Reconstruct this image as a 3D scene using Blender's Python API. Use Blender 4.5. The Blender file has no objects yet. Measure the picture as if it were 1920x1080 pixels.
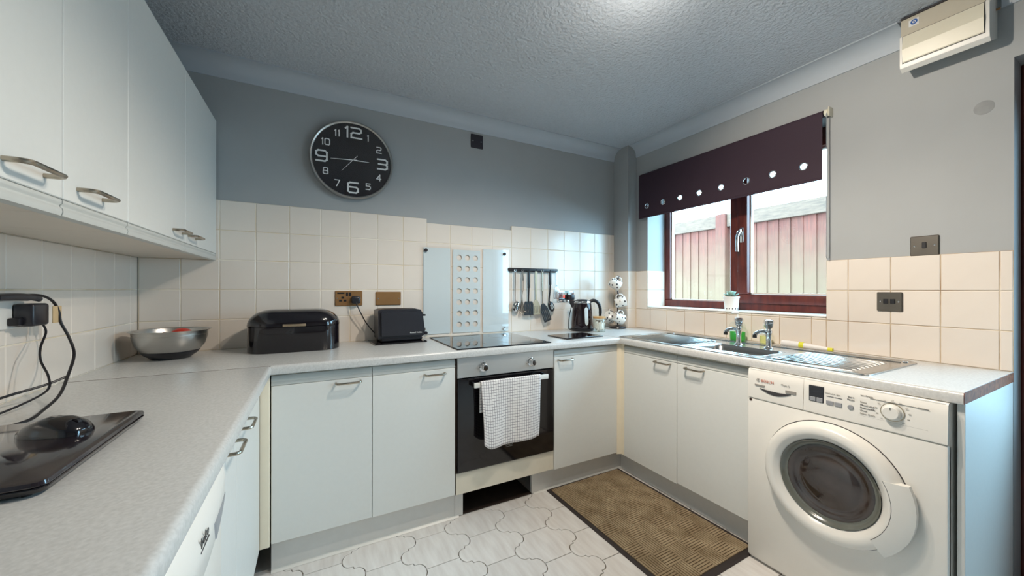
import bpy, bmesh, math, random
from math import sin, cos, pi, radians
from mathutils import Vector, Matrix
C = bpy.context.scene.collection
SC = bpy.context.scene
rnd = random.Random(7)

# ------------------------------------------------------------------ key dimensions (metres)
XL, XR, YB = -0.7416, 2.3165, 2.3644        # tile faces: left wall, right wall, back wall
ZC, ZW, HC = 2.355, 0.8788, 1.187           # ceiling, worktop, camera height
P = 0.1527                                  # wall tile pitch
YREAR = -1.9

# ------------------------------------------------------------------ camera
cam = bpy.data.cameras.new('camera'); cam.sensor_width = 36; cam.lens = 36 * 694.0 / 1920
cam.shift_y = 2.74 / 1920; cam.clip_start = 0.02
co = bpy.data.objects.new('camera', cam); C.objects.link(co)
co.matrix_world = Matrix.Translation((0, 0, HC)) @ Matrix.Rotation(-0.4871, 4, 'Z') @ Matrix.Rotation(pi / 2, 4, 'X') @ Matrix.Rotation(0.0012, 4, 'Z')
SC.camera = co

# ------------------------------------------------------------------ sky, lamps, exposure
w = bpy.data.worlds.new('overcast_sky'); SC.world = w; w.use_nodes = True
bg = w.node_tree.nodes['Background']
bg.inputs['Color'].default_value = (0.435, 0.765, 1.0, 1); bg.inputs['Strength'].default_value = 13.0

def portal(name, loc, rot, sx, sy):
    l = bpy.data.lights.new(name, 'AREA'); l.shape = 'RECTANGLE'; l.size = sx; l.size_y = sy; l.cycles.is_portal = True
    o = bpy.data.objects.new(name, l); C.objects.link(o); o.location = loc; o.rotation_euler = rot
portal('window_portal', (XR + 0.27, 1.51, 1.57), (0, radians(90), 0), 1.04, 1.17)
portal('door_portal', (2.52, -0.14, 1.33), (0, radians(90), 0), 1.16, 0.70)

def lamp(loc, e, col=(1.0, 0.89, 0.76), r=0.025, aim=None, cone=172, blend=0.35):
    """Ceiling spot: wide downward cone, so the ceiling itself is lit by bounce."""
    l = bpy.data.lights.new('ceiling_spot_light', 'SPOT'); l.energy = e; l.color = col; l.shadow_soft_size = r; l.spot_size = radians(cone); l.spot_blend = blend
    o = bpy.data.objects.new('ceiling_spot_light', l); C.objects.link(o); o.location = loc
    if aim: o.rotation_euler = (Vector(aim) - Vector(loc)).to_track_quat('-Z', 'Y').to_euler()
lamp((1.02, 1.04, 2.22), 40, cone=160, blend=0.55)
lamp((0.78, 0.70, 2.20), 26, cone=156, blend=0.55)
lamp((0.86, 0.86, 2.21), 46, aim=(2.32, 0.75, 1.25), cone=100, blend=0.7)
l = bpy.data.lights.new('ceiling_spot_glow', 'POINT'); l.energy = 2.6; l.color = (1.0, 0.92, 0.82); l.shadow_soft_size = 0.05
o = bpy.data.objects.new('ceiling_spot_glow', l); C.objects.link(o); o.location = (1.08, 1.00, 2.12)

vs = SC.view_settings
vs.view_transform = 'Standard'; vs.look = 'None'; vs.gamma = 1.0; vs.use_curve_mapping = False
vs.exposure = 0.27
SC.cycles.max_bounces = 10; SC.cycles.diffuse_bounces = 5; SC.cycles.glossy_bounces = 5
SC.cycles.transparent_max_bounces = 16; SC.cycles.caustics_reflective = False; SC.cycles.caustics_refractive = False
SC.cycles.sample_clamp_indirect = 6.0

# ------------------------------------------------------------------ materials
def lin(c):
    return tuple(((x / 255) / 12.92 if x / 255 <= 0.04045 else ((x / 255 + 0.055) / 1.055) ** 2.4) for x in c)

def mat(name, rgb, rough=0.5, metal=0.0, spec=0.5, noise=None, bump=None, coat=0.0, rgb2=None, rand=0.0, stretch=None, emit=None):
    """Principled material; noise=(scale, amount) varies colour, bump=(scale, strength) gives relief, rand varies per object."""
    m = bpy.data.materials.new(name); m.use_nodes = True
    nt = m.node_tree; b = nt.nodes['Principled BSDF']
    b.inputs['Roughness'].default_value = rough; b.inputs['Metallic'].default_value = metal
    b.inputs['Specular IOR Level'].default_value = spec
    if coat: b.inputs['Coat Weight'].default_value = coat; b.inputs['Coat Roughness'].default_value = 0.05
    c = lin(rgb); tc = nt.nodes.new('ShaderNodeTexCoord'); vec = tc.outputs['Object']
    if stretch:
        mp = nt.nodes.new('ShaderNodeMapping'); mp.inputs['Scale'].default_value = stretch
        nt.links.new(vec, mp.inputs['Vector']); vec = mp.outputs['Vector']
    sc_, am = noise or (30, 0.04)
    n = nt.nodes.new('ShaderNodeTexNoise'); n.inputs['Scale'].default_value = sc_; n.inputs['Detail'].default_value = 4
    nt.links.new(vec, n.inputs['Vector'])
    mx = nt.nodes.new('ShaderNodeMix'); mx.data_type = 'RGBA'
    c2 = lin(rgb2) if rgb2 else tuple(x * (1 - am * 2) for x in c); c1 = c if rgb2 else tuple(min(1, x * (1 + am)) for x in c)
    mx.inputs['A'].default_value = (*c1, 1); mx.inputs['B'].default_value = (*c2, 1)
    fac = n.outputs['Fac']
    if rgb2:
        r = nt.nodes.new('ShaderNodeValToRGB'); r.color_ramp.elements[0].position = 0.5 - am; r.color_ramp.elements[1].position = 0.5 + am
        nt.links.new(fac, r.inputs['Fac']); fac = r.outputs['Color']
    nt.links.new(fac, mx.inputs['Factor']); col = mx.outputs['Result']
    if rand:
        oi = nt.nodes.new('ShaderNodeObjectInfo'); h = nt.nodes.new('ShaderNodeHueSaturation')
        mr = nt.nodes.new('ShaderNodeMapRange'); mr.inputs['To Min'].default_value = 1 - rand; mr.inputs['To Max'].default_value = 1 + rand * 0.5
        nt.links.new(oi.outputs['Random'], mr.inputs['Value']); nt.links.new(mr.outputs['Result'], h.inputs['Value'])
        nt.links.new(col, h.inputs['Color']); col = h.outputs['Color']
    nt.links.new(col, b.inputs['Base Color'])
    if bump:
        nb = nt.nodes.new('ShaderNodeTexNoise'); nb.inputs['Scale'].default_value = bump[0]; nb.inputs['Detail'].default_value = 3
        nt.links.new(vec, nb.inputs['Vector'])
        bp = nt.nodes.new('ShaderNodeBump'); bp.inputs['Strength'].default_value = bump[1]; bp.inputs['Distance'].default_value = bump[2] if len(bump) > 2 else 0.002
        nt.links.new(nb.outputs['Fac'], bp.inputs['Height']); nt.links.new(bp.outputs['Normal'], b.inputs['Normal'])
    if emit:
        b.inputs['Emission Color'].default_value = (*lin(emit[0]), 1); b.inputs['Emission Strength'].default_value = emit[1]
    return m

def glass_mat(name, tint=(1, 1, 1), ior=1.45):
    """Thin clear glass: see-through with a Fresnel reflection."""
    m = bpy.data.materials.new(name); m.use_nodes = True; nt = m.node_tree; nt.nodes.remove(nt.nodes['Principled BSDF'])
    out = nt.nodes['Material Output']
    t = nt.nodes.new('ShaderNodeBsdfTransparent'); t.inputs['Color'].default_value = (*tint, 1)
    g = nt.nodes.new('ShaderNodeBsdfGlossy'); g.inputs['Roughness'].default_value = 0.01
    f = nt.nodes.new('ShaderNodeFresnel'); f.inputs['IOR'].default_value = ior
    mx = nt.nodes.new('ShaderNodeMixShader')
    ge = nt.nodes.new('ShaderNodeNewGeometry'); mu = nt.nodes.new('ShaderNodeMath'); mu.operation = 'SUBTRACT'; mu.use_clamp = True
    mb_ = nt.nodes.new('ShaderNodeMath'); mb_.operation = 'MULTIPLY'; mu.inputs[0].default_value = 1.0      # the far face of the sheet only lets light out
    nt.links.new(ge.outputs['Backfacing'], mu.inputs[1]); nt.links.new(f.outputs[0], mb_.inputs[0]); nt.links.new(mu.outputs[0], mb_.inputs[1])
    nt.links.new(mb_.outputs[0], mx.inputs[0]); nt.links.new(t.outputs[0], mx.inputs[1]); nt.links.new(g.outputs[0], mx.inputs[2]); nt.links.new(mx.outputs[0], out.inputs[0])
    return m

M = {}
M['wall'] = mat('grey_wall_paint', (166, 169, 170), 0.6, noise=(6, 0.03), bump=(160, 0.10, 0.001))
M['ceiling'] = mat('stippled_ceiling_paint', (198, 205, 213), 0.55, noise=(60, 0.05), bump=(62, 1.0, 0.012))
M['coving'] = mat('coving_paint', (186, 194, 202), 0.55, noise=(8, 0.02))
M['tile'] = mat('cream_wall_tile', (232, 222, 211), 0.22, noise=(14, 0.015), rand=0.035, bump=(25, 0.05, 0.002), coat=0.15)
M['grout'] = mat('pale_grout', (240, 232, 216), 0.9, noise=(5, 0.12), rgb2=(214, 196, 164))
M['grout_brown'] = mat('stained_grout', (224, 210, 184), 0.9, noise=(7, 0.22), rgb2=(146, 114, 76))
M['floor_grout'] = mat('brown_floor_grout', (96, 80, 62), 0.9)
M['floor_tile'] = mat('streaked_floor_tile', (240, 237, 233), 0.25, noise=(4, 0.20), rgb2=(222, 216, 211), rand=0.03, stretch=(9, 1.6, 4), coat=0.1)
M['cab'] = mat('cabinet_laminate', (222, 223, 219), 0.42, noise=(60, 0.015), bump=(220, 0.05, 0.001))
M['cab_trim'] = mat('cabinet_moulding', (198, 200, 196), 0.40, noise=(20, 0.03))
M['carcass'] = mat('carcass_board', (222, 214, 196), 0.55, noise=(30, 0.02))
M['underside'] = mat('cabinet_underside', (222, 214, 202), 0.5, noise=(20, 0.02))
M['cream'] = mat('cream_filler', (238, 228, 206), 0.5, noise=(20, 0.03))
M['plinth'] = mat('plinth_board', (222, 220, 216), 0.45, noise=(30, 0.03))
M['worktop'] = mat('speckled_worktop', (212, 212, 210), 0.24, noise=(150, 0.22), rgb2=(194, 194, 192))
M['worktop_edge'] = mat('bare_chipboard_edge', (152, 88, 54), 0.8, noise=(60, 0.2), rgb2=(104, 58, 40))
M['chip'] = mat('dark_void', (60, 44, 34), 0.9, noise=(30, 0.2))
M['nickel'] = mat('brushed_nickel', (178, 168, 152), 0.25, metal=1.0)
M['chrome'] = mat('chrome', (225, 225, 225), 0.06, metal=1.0)
M['steel'] = mat('brushed_steel', (188, 186, 182), 0.30, metal=1.0, noise=(40, 0.06), stretch=(1, 1, 20))
M['sink_steel'] = mat('sink_steel', (188, 186, 182), 0.22, metal=1.0, noise=(50, 0.05))
M['fascia'] = mat('fascia_steel', (206, 206, 204), 0.32, metal=0.65, noise=(60, 0.05), stretch=(0.4, 1, 20))
M['black_gloss'] = mat('black_gloss', (16, 13, 17), 0.08, noise=(20, 0.2), coat=0.3)
M['black_enamel'] = mat('black_enamel', (20, 16, 22), 0.14, noise=(20, 0.2), coat=0.5)
M['black_plastic'] = mat('black_plastic', (26, 25, 30), 0.38, noise=(30, 0.1))
M['black_satin'] = mat('black_satin', (42, 42, 48), 0.30, noise=(40, 0.1))
M['hob'] = mat('hob_glass', (14, 16, 18), 0.03, noise=(30, 0.1), spec=0.9, coat=0.4)
M['white'] = mat('white_enamel', (232, 229, 222), 0.28, noise=(30, 0.01))
M['white_plastic'] = mat('white_plastic', (228, 226, 220), 0.35, noise=(30, 0.01))
M['ivory'] = mat('ivory_plastic', (224, 218, 198), 0.35, noise=(30, 0.02))
M['ivory_dark'] = mat('ivory_plate', (200, 192, 174), 0.4, noise=(30, 0.02))
M['grey_plastic'] = mat('grey_plastic', (150, 152, 156), 0.4, noise=(30, 0.04))
M['grey_print'] = mat('grey_print', (150, 146, 140), 0.6)
M['dark_print'] = mat('dark_print', (60, 58, 60), 0.6)
M['red_print'] = mat('red_print', (190, 90, 60), 0.6)
M['white_print'] = mat('white_print', (230, 230, 228), 0.5)
M['brass'] = mat('aged_brass', (158, 118, 76), 0.34, metal=0.35, noise=(14, 0.12))
M['pewter'] = mat('dark_nickel_plate', (120, 114, 106), 0.3, metal=0.8, noise=(20, 0.08))
M['black_nickel'] = mat('black_nickel_plate', (62, 60, 66), 0.3, metal=0.6, noise=(20, 0.08))
M['mahogany'] = mat('mahogany_upvc', (104, 44, 34), 0.35, noise=(6, 0.14), rgb2=(78, 30, 26), stretch=(1, 6, 1.2))
M['blind'] = mat('aubergine_blind_fabric', (52, 34, 48), 0.75, noise=(200, 0.10), bump=(500, 0.1, 0.001))
M['drum'] = mat('dark_door_bowl', (70, 58, 52), 0.09, noise=(9, 0.22), rgb2=(40, 33, 31), spec=0.8)
M['collar'] = mat('rubber_seal_grey', (104, 106, 98), 0.2, noise=(20, 0.05), coat=0.4)
M['laundry'] = mat('laundry_cloth', (150, 140, 140), 0.9, noise=(6, 0.2), rgb2=(92, 84, 88))
M['patch'] = mat('filler_patch', (155, 157, 157), 0.7, noise=(40, 0.1))
M['joint'] = mat('dark_joint_strip', (112, 104, 96), 0.5)
M['glass'] = glass_mat('clear_glass')
M['jar_glass'] = glass_mat('jar_glass', (0.96, 0.98, 0.97))
M['frost'] = mat('frosted_print', (214, 224, 226), 0.12, noise=(10, 0.01), coat=0.6)
M['bamboo'] = mat('bamboo', (206, 160, 104), 0.5, noise=(30, 0.06))
M['mat_pile'] = mat('brown_ribbed_pile', (172, 152, 122), 0.95, noise=(12, 0.16), rgb2=(138, 118, 90), bump=(300, 0.5, 0.003))
M['mat_valley'] = mat('dark_pile_valley', (96, 80, 60), 0.95, noise=(40, 0.1))
M['rubber'] = mat('dark_rubber_edge', (52, 44, 42), 0.7, noise=(30, 0.1))
M['terracotta_skin'] = mat('red_skin', (196, 50, 30), 0.3, noise=(12, 0.12))
M['green_soap'] = mat('green_soap', (60, 190, 70), 0.15, noise=(10, 0.1))
M['yellow_soap'] = mat('pale_yellow_soap', (236, 232, 150), 0.2, noise=(10, 0.05))
M['yellow'] = mat('yellow_plastic', (226, 222, 60), 0.4)
M['succulent'] = mat('grey_green_leaf', (150, 182, 168), 0.5, noise=(60, 0.12))
M['soil'] = mat('potting_soil', (120, 92, 62), 0.95, noise=(60, 0.3))
M['pot'] = mat('white_pot', (236, 232, 228), 0.35, noise=(14, 0.02))
M['pouch'] = mat('white_sachet', (240, 236, 230), 0.5, noise=(50, 0.06))
M['tan_label'] = mat('tan_paper_label', (206, 178, 136), 0.8, noise=(40, 0.05))
M['blue'] = mat('blue_print', (30, 92, 170), 0.5)
M['tan_utensil'] = mat('steel_utensil_warm', (186, 168, 142), 0.28, metal=0.9, noise=(30, 0.05))
M['tap_dark'] = mat('dark_tap_end', (40, 38, 40), 0.3)
M['fence_post'] = mat('weathered_fence_rail', (120, 92, 75), 0.85, noise=(10, 0.2), rgb2=(96, 74, 61), stretch=(1, 1, 6))
M['ground'] = mat('concrete_path', (96, 88, 80), 0.9, noise=(8, 0.1))
M['rear'] = mat('rear_wall_paint', (196, 194, 190), 0.7)

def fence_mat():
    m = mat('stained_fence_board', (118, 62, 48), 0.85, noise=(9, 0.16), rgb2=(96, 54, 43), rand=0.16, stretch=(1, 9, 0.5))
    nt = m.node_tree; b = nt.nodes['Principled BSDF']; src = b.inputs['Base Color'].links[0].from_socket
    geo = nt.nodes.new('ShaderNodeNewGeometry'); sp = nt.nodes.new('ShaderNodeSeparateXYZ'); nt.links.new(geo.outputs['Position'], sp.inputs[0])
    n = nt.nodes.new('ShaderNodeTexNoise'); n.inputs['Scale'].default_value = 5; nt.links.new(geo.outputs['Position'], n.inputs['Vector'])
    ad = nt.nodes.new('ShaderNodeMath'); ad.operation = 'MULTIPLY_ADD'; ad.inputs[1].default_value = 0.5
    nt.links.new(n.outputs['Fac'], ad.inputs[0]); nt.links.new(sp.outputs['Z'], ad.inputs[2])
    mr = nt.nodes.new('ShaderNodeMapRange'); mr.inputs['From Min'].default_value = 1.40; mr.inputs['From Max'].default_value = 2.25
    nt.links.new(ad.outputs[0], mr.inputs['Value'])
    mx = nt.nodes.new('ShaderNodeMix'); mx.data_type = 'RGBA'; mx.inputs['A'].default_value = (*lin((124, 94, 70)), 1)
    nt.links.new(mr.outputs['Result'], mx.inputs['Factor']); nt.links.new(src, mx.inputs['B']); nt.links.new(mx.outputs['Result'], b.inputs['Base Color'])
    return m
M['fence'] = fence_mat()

def mug_mat():
    m = mat('spotted_china', (236, 230, 222), 0.25); nt = m.node_tree; b = nt.nodes['Principled BSDF']; src = b.inputs['Base Color'].links[0].from_socket
    tc = nt.nodes.new('ShaderNodeTexCoord'); mp = nt.nodes.new('ShaderNodeMapping'); mp.inputs['Scale'].default_value = (44, 44, 34)
    nt.links.new(tc.outputs['Object'], mp.inputs[0]); v = nt.nodes.new('ShaderNodeTexVoronoi'); v.inputs['Scale'].default_value = 1.0; v.inputs['Randomness'].default_value = 0.55
    nt.links.new(mp.outputs[0], v.inputs['Vector']); lt = nt.nodes.new('ShaderNodeMath'); lt.operation = 'LESS_THAN'; lt.inputs[1].default_value = 0.30
    nt.links.new(v.outputs['Distance'], lt.inputs[0]); mx = nt.nodes.new('ShaderNodeMix'); mx.data_type = 'RGBA'; mx.inputs['B'].default_value = (*lin((70, 66, 70)), 1)
    nt.links.new(lt.outputs[0], mx.inputs['Factor']); nt.links.new(src, mx.inputs['A']); nt.links.new(mx.outputs['Result'], b.inputs['Base Color'])
    return m
M['mug'] = mug_mat()

def towel_mat():
    m = mat('checked_tea_towel', (236, 231, 228), 0.9, noise=(150, 0.04), bump=(400, 0.2, 0.002)); nt = m.node_tree; b = nt.nodes['Principled BSDF']; src = b.inputs['Base Color'].links[0].from_socket
    uv = nt.nodes.new('ShaderNodeTexCoord'); sp = nt.nodes.new('ShaderNodeSeparateXYZ'); nt.links.new(uv.outputs['UV'], sp.inputs[0])
    outs = []
    for ax, k in (('X', 27), ('Y', 27)):
        mu = nt.nodes.new('ShaderNodeMath'); mu.operation = 'MULTIPLY'; mu.inputs[1].default_value = k; nt.links.new(sp.outputs[ax], mu.inputs[0])
        fr = nt.nodes.new('ShaderNodeMath'); fr.operation = 'FRACT'; nt.links.new(mu.outputs[0], fr.inputs[0])
        l = nt.nodes.new('ShaderNodeMath'); l.operation = 'LESS_THAN'; l.inputs[1].default_value = 0.13; nt.links.new(fr.outputs[0], l.inputs[0]); outs.append(l)
    mxm = nt.nodes.new('ShaderNodeMath'); mxm.operation = 'MAXIMUM'; nt.links.new(outs[0].outputs[0], mxm.inputs[0]); nt.links.new(outs[1].outputs[0], mxm.inputs[1])
    mx = nt.nodes.new('ShaderNodeMix'); mx.data_type = 'RGBA'; mx.inputs['B'].default_value = (*lin((112, 104, 108)), 1)
    nt.links.new(mxm.outputs[0], mx.inputs['Factor']); nt.links.new(src, mx.inputs['A']); nt.links.new(mx.outputs['Result'], b.inputs['Base Color'])
    return m
M['towel'] = towel_mat()

# ------------------------------------------------------------------ mesh and object helpers
OFF = {}
class MB:
    """Collects shapes and links them as ONE mesh object."""
    def __init__(s): s.v = []; s.f = []
    def add(s, vs_, fs_):
        k = len(s.v); s.v += [tuple(p) for p in vs_]; s.f += [tuple(i + k for i in q) for q in fs_]; return s
    def box(s, x0, x1, y0, y1, z0, z1, b=0.0, seg=1):
        x0, x1 = min(x0, x1), max(x0, x1); y0, y1 = min(y0, y1), max(y0, y1); z0, z1 = min(z0, z1), max(z0, z1)
        if b <= 0:
            return s.add([(x, y, z) for z in (z0, z1) for y in (y0, y1) for x in (x0, x1)], [(0, 2, 3, 1), (4, 5, 7, 6), (0, 1, 5, 4), (2, 6, 7, 3), (0, 4, 6, 2), (1, 3, 7, 5)])
        bm = bmesh.new(); bmesh.ops.create_cube(bm, size=1)
        for v in bm.verts: v.co = Vector(((x0 + x1) / 2 + v.co.x * (x1 - x0), (y0 + y1) / 2 + v.co.y * (y1 - y0), (z0 + z1) / 2 + v.co.z * (z1 - z0)))
        bmesh.ops.bevel(bm, geom=bm.edges[:], offset=min(b, 0.49 * min(x1 - x0, y1 - y0, z1 - z0)), segments=seg, affect='EDGES', profile=0.5)
        return s.bm(bm)
    def bm(s, bm):
        bm.verts.index_update(); s.add([v.co[:] for v in bm.verts], [[v.index for v in f.verts] for f in bm.faces]); bm.free(); return s
    def lathe(s, prof, c=(0, 0, 0), n=28, axis='z', a0=0.0, a1=2 * pi):
        full = abs(a1 - a0 - 2 * pi) < 1e-6; k = n if full else n + 1
        vs_, fs_, rows = [], [], []
        for r, h in prof:
            if r < 1e-6: rows.append([len(vs_)]); vs_.append((0, 0, h))
            else:
                rows.append(list(range(len(vs_), len(vs_) + k)))
                vs_ += [(r * cos(a0 + (a1 - a0) * i / n), r * sin(a0 + (a1 - a0) * i / n), h) for i in range(k)]
        for A, B in zip(rows, rows[1:]):
            for i in range(n):
                j = (i + 1) % k
                if len(A) == 1 and len(B) == 1: continue
                if len(A) == 1: fs_.append((A[0], B[i], B[j]))
                elif len(B) == 1: fs_.append((A[i], A[j], B[0]))
                else: fs_.append((A[i], A[j], B[j], B[i]))
        T = {'z': lambda p: (c[0] + p[0], c[1] + p[1], c[2] + p[2]),
             '-y': lambda p: (c[0] + p[0], c[1] - p[2], c[2] + p[1]),
             '-x': lambda p: (c[0] - p[2], c[1] + p[0], c[2] + p[1]),
             'x': lambda p: (c[0] + p[2], c[1] + p[0], c[2] + p[1]),
             'y': lambda p: (c[0] + p[0], c[1] + p[2], c[2] + p[1])}[axis]
        return s.add([T(p) for p in vs_], fs_)
    def cyl(s, c, r, h, axis='z', n=24, b=0.0):
        pr = [(0, 0), (r, 0), (r, h), (0, h)] if not b else [(0, 0), (r - b, 0), (r, b), (r, h - b), (r - b, h), (0, h)]
        return s.lathe(pr, c, n, axis)
    def sphere(s, c, r, n=12, sc=(1, 1, 1)):
        vs_, fs_ = [], []; m_ = MB(); m_.lathe([(r * sin(pi * i / (n // 2)), -r * cos(pi * i / (n // 2))) for i in range(n // 2 + 1)], n=n)
        return s.add([(c[0] + p[0] * sc[0], c[1] + p[1] * sc[1], c[2] + p[2] * sc[2]) for p in m_.v], m_.f)
    def tube(s, pts, r, n=8, closed=False):
        pts = [Vector(p) for p in pts]; N = len(pts); rs = r if isinstance(r, (list, tuple)) else [r] * N
        vs_, fs_ = [], []; up = None
        for i, p in enumerate(pts):
            t = (pts[(i + 1) % N] - pts[i - 1]) if closed else (pts[min(i + 1, N - 1)] - pts[max(i - 1, 0)])
            t.normalize()
            if up is None: up = Vector((0, 0, 1)) if abs(t.z) < 0.9 else Vector((1, 0, 0))
            u = (up - t * up.dot(t)); u.normalize(); up = u; q = t.cross(u)
            vs_ += [tuple(p + (u * cos(2 * pi * k / n) + q * sin(2 * pi * k / n)) * rs[i]) for k in range(n)]
        for i in range(N if closed else N - 1):
            j = (i + 1) % N
            fs_ += [(i * n + k, i * n + (k + 1) % n, j * n + (k + 1) % n, j * n + k) for k in range(n)]
        if not closed: fs_ += [tuple(range(n))[::-1], tuple(range((N - 1) * n, N * n))]
        return s.add(vs_, fs_)
    def prism(s, poly, h0, h1, plane='xy', inset=0.0):
        T = {'xy': lambda a, b, h: (a, b, h), 'xz': lambda a, b, h: (a, h, b), 'yz': lambda a, b, h: (h, a, b)}[plane]
        n = len(poly); vs_ = [T(a, b, h0) for a, b in poly] + [T(a, b, h1) for a, b in poly]
        return s.add(vs_, [tuple(range(n))[::-1], tuple(range(n, 2 * n))] + [(i, (i + 1) % n, n + (i + 1) % n, n + i) for i in range(n)])
    def rings(s, rings, cap=True):
        n = len(rings[0]); vs_ = [p for r in rings for p in r]; fs_ = []
        for i in range(len(rings) - 1):
            fs_ += [(i * n + k, i * n + (k + 1) % n, (i + 1) * n + (k + 1) % n, (i + 1) * n + k) for k in range(n)]
        if cap: fs_ += [tuple(range(n))[::-1], tuple(range((len(rings) - 1) * n, len(rings) * n))]
        return s.add(vs_, fs_)
    def xf(s, mtx):
        s.v = [tuple(mtx @ Vector(p)) for p in s.v]; return s
    def build(s, name, m, parent=None, world=True, smooth=35, recalc=True):
        me = bpy.data.meshes.new(name)
        off = OFF.get(parent.name, Vector()) if (parent and world) else Vector()
        me.from_pydata([tuple(Vector(p) - off) for p in s.v], [], s.f)
        if recalc:
            bm = bmesh.new(); bm.from_mesh(me); bmesh.ops.recalc_face_normals(bm, faces=bm.faces[:]); bm.to_mesh(me); bm.free()
        if smooth:
            me.polygons.foreach_set('use_smooth', [True] * len(me.polygons)); me.set_sharp_from_angle(angle=radians(smooth))
        me.materials.append(M[m] if isinstance(m, str) else m); me.update()
        o = bpy.data.objects.new(name, me); C.objects.link(o)
        if parent: o.parent = parent; OFF[o.name] = off
        return o

def tag(o, label=None, cat=None, group=None, kind=None):
    if label: o['label'] = label
    if cat: o['category'] = cat
    if group: o['group'] = group
    if kind: o['kind'] = kind
    return o

def thing(name, label, cat, loc=(0, 0, 0), group=None, rotz=0.0):
    o = bpy.data.objects.new(name, None); C.objects.link(o); o.location = loc; o.rotation_euler = (0, 0, rotz); o.empty_display_size = 0.05
    OFF[o.name] = Vector(loc); return tag(o, label, cat, group)

def structure(mb, name, m, **k):
    return tag(mb.build(name, m, **k), kind='structure')

def rrect(x0, x1, y0, y1, r, n=5):
    out = []
    for cx, cy, a in ((x1 - r, y1 - r, 0), (x0 + r, y1 - r, 90), (x0 + r, y0 + r, 180), (x1 - r, y0 + r, 270)):
        out += [(cx + r * cos(radians(a + 90 * i / n)), cy + r * sin(radians(a + 90 * i / n))) for i in range(n + 1)]
    return out

def curve(pts, n=6):
    """Catmull-Rom through the points."""
    pts = [Vector(p) for p in pts]; out = []
    for i in range(len(pts) - 1):
        a, b, c, d = pts[max(i - 1, 0)], pts[i], pts[i + 1], pts[min(i + 2, len(pts) - 1)]
        for k in range(n):
            t = k / n; out.append(0.5 * ((2 * b) + (c - a) * t + (2 * a - 5 * b + 4 * c - d) * t * t + (3 * b - a - 3 * c + d) * t ** 3))
    return out + [pts[-1]]

FACE = {'back': Matrix(((1, 0, 0), (0, 0, -1), (0, 1, 0))).to_4x4(),       # reads on a face looking towards -Y
        'right': Matrix(((0, 0, -1), (-1, 0, 0), (0, 1, 0))).to_4x4(),     # on a face looking towards -X
        'left': Matrix(((0, 0, 1), (1, 0, 0), (0, 1, 0))).to_4x4()}        # on a face looking towards +X
def lettering(s_, size, loc, face, m, parent, name='lettering', align='CENTER', sx=1.0):
    cu = bpy.data.curves.new(name, 'FONT'); cu.body = s_; cu.size = size; cu.align_x = align; cu.align_y = 'CENTER'; cu.resolution_u = 2; cu.extrude = 0.0003
    to = bpy.data.objects.new(name, cu); C.objects.link(to); dg = bpy.context.evaluated_depsgraph_get()
    me = bpy.data.meshes.new_from_object(to.evaluated_get(dg)); bpy.data.objects.remove(to); bpy.data.curves.remove(cu)
    me.transform(Matrix.Translation(Vector(loc) - OFF.get(parent.name, Vector())) @ FACE[face] @ Matrix.Diagonal((sx, 1, 1, 1)))
    me.materials.clear(); me.materials.append(M[m]); o = bpy.data.objects.new(name, me); C.objects.link(o); o.parent = parent; OFF[o.name] = OFF.get(parent.name, Vector()); return o

# ================================================================== ROOM SHELL
WB, WR, WL = YB + 0.007, XR + 0.007, XL - 0.007     # painted wall planes just behind the tile faces
SILL, WY0, WY1, WZ1 = 1.053, 0.925, 2.09, 2.10      # window opening
DY0, DY1, DZ = -0.55, 0.347, 2.065                  # back-door opening
wall_back = structure(MB().box(XL - 0.15, XR + 0.30, WB, WB + 0.15, -0.02, ZC + 0.05), 'wall_back', 'wall')
wall_left = structure(MB().box(WL - 0.15, WL, YREAR, WB, -0.02, ZC + 0.05), 'wall_left', 'wall')
m = MB(); XO = XR + 0.30
m.box(WR, XO, WY1, WB + 0.15, -0.02, ZC + 0.05).box(WR, XO, WY0, WY1, -0.02, SILL - 0.008).box(WR, XO, WY0, WY1, WZ1, ZC + 0.05)
m.box(WR, XO, DY1, WY0, -0.02, ZC + 0.05).box(WR, XO, DY0, DY1, DZ, ZC + 0.05).box(WR, XO, YREAR, DY0, -0.02, ZC + 0.05)
wall_right = structure(m, 'wall_right', 'wall')
structure(MB().box(WL - 0.15, XO, YREAR - 0.15, YREAR, -0.02, ZC + 0.05), 'wall_rear', 'rear')
structure(MB().box(WL - 0.15, XO, YREAR - 0.15, WB + 0.15, ZC, ZC + 0.06), 'ceiling', 'ceiling')
floor = structure(MB().box(WL, XO, YREAR, WB, -0.06, -0.004), 'floor', 'floor_grout')

# ---- floor tiles: wavy-sided tiles in offset rows
def side(p, q, flip):
    """S-shaped edge from p to q with a small kink half way."""
    out = []; n = 16
    for i in range(n):
        t = i / n; k = 0.5 - 0.5 * cos(pi * t)
        x = p[0] + (q[0] - p[0]) * k; y = p[1] + (q[1] - p[1]) * (t + 0.10 * sin(2 * pi * t))
        if 0.36 < t < 0.64: u = sin((t - 0.36) / 0.28 * 2 * pi); x += 0.006 * u * flip; y += 0.005 * u
        out.append((x, y))
    return out
TW, TH, TF = 0.4630, 0.2055, 0.1465                 # row period, tile height, flat edge
hw, hh, f2, g = TW / 2 + TF / 2 - 0.0735 + 0.0735 * 0, TH / 2, TF / 2, 0.0009
vx = TW / 2 - TF / 2                                # x of the side vertex
A_, B_, D_, E_ = (f2, hh), (vx, 0), (f2, -hh), (-f2, -hh)
poly = side(A_, B_, 1) + [(a, -b) for a, b in reversed(side(A_, B_, 1))][0:0]
r1 = side(A_, B_, 1); r2 = [(a, -b) for a, b in side(A_, B_, 1)]
poly = r1 + [B_] + list(reversed(r2)); poly += [(-a, b) for a, b in [(p[0], p[1]) for p in reversed(poly)]]
FT = MB(); n_ = len(poly)
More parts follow.
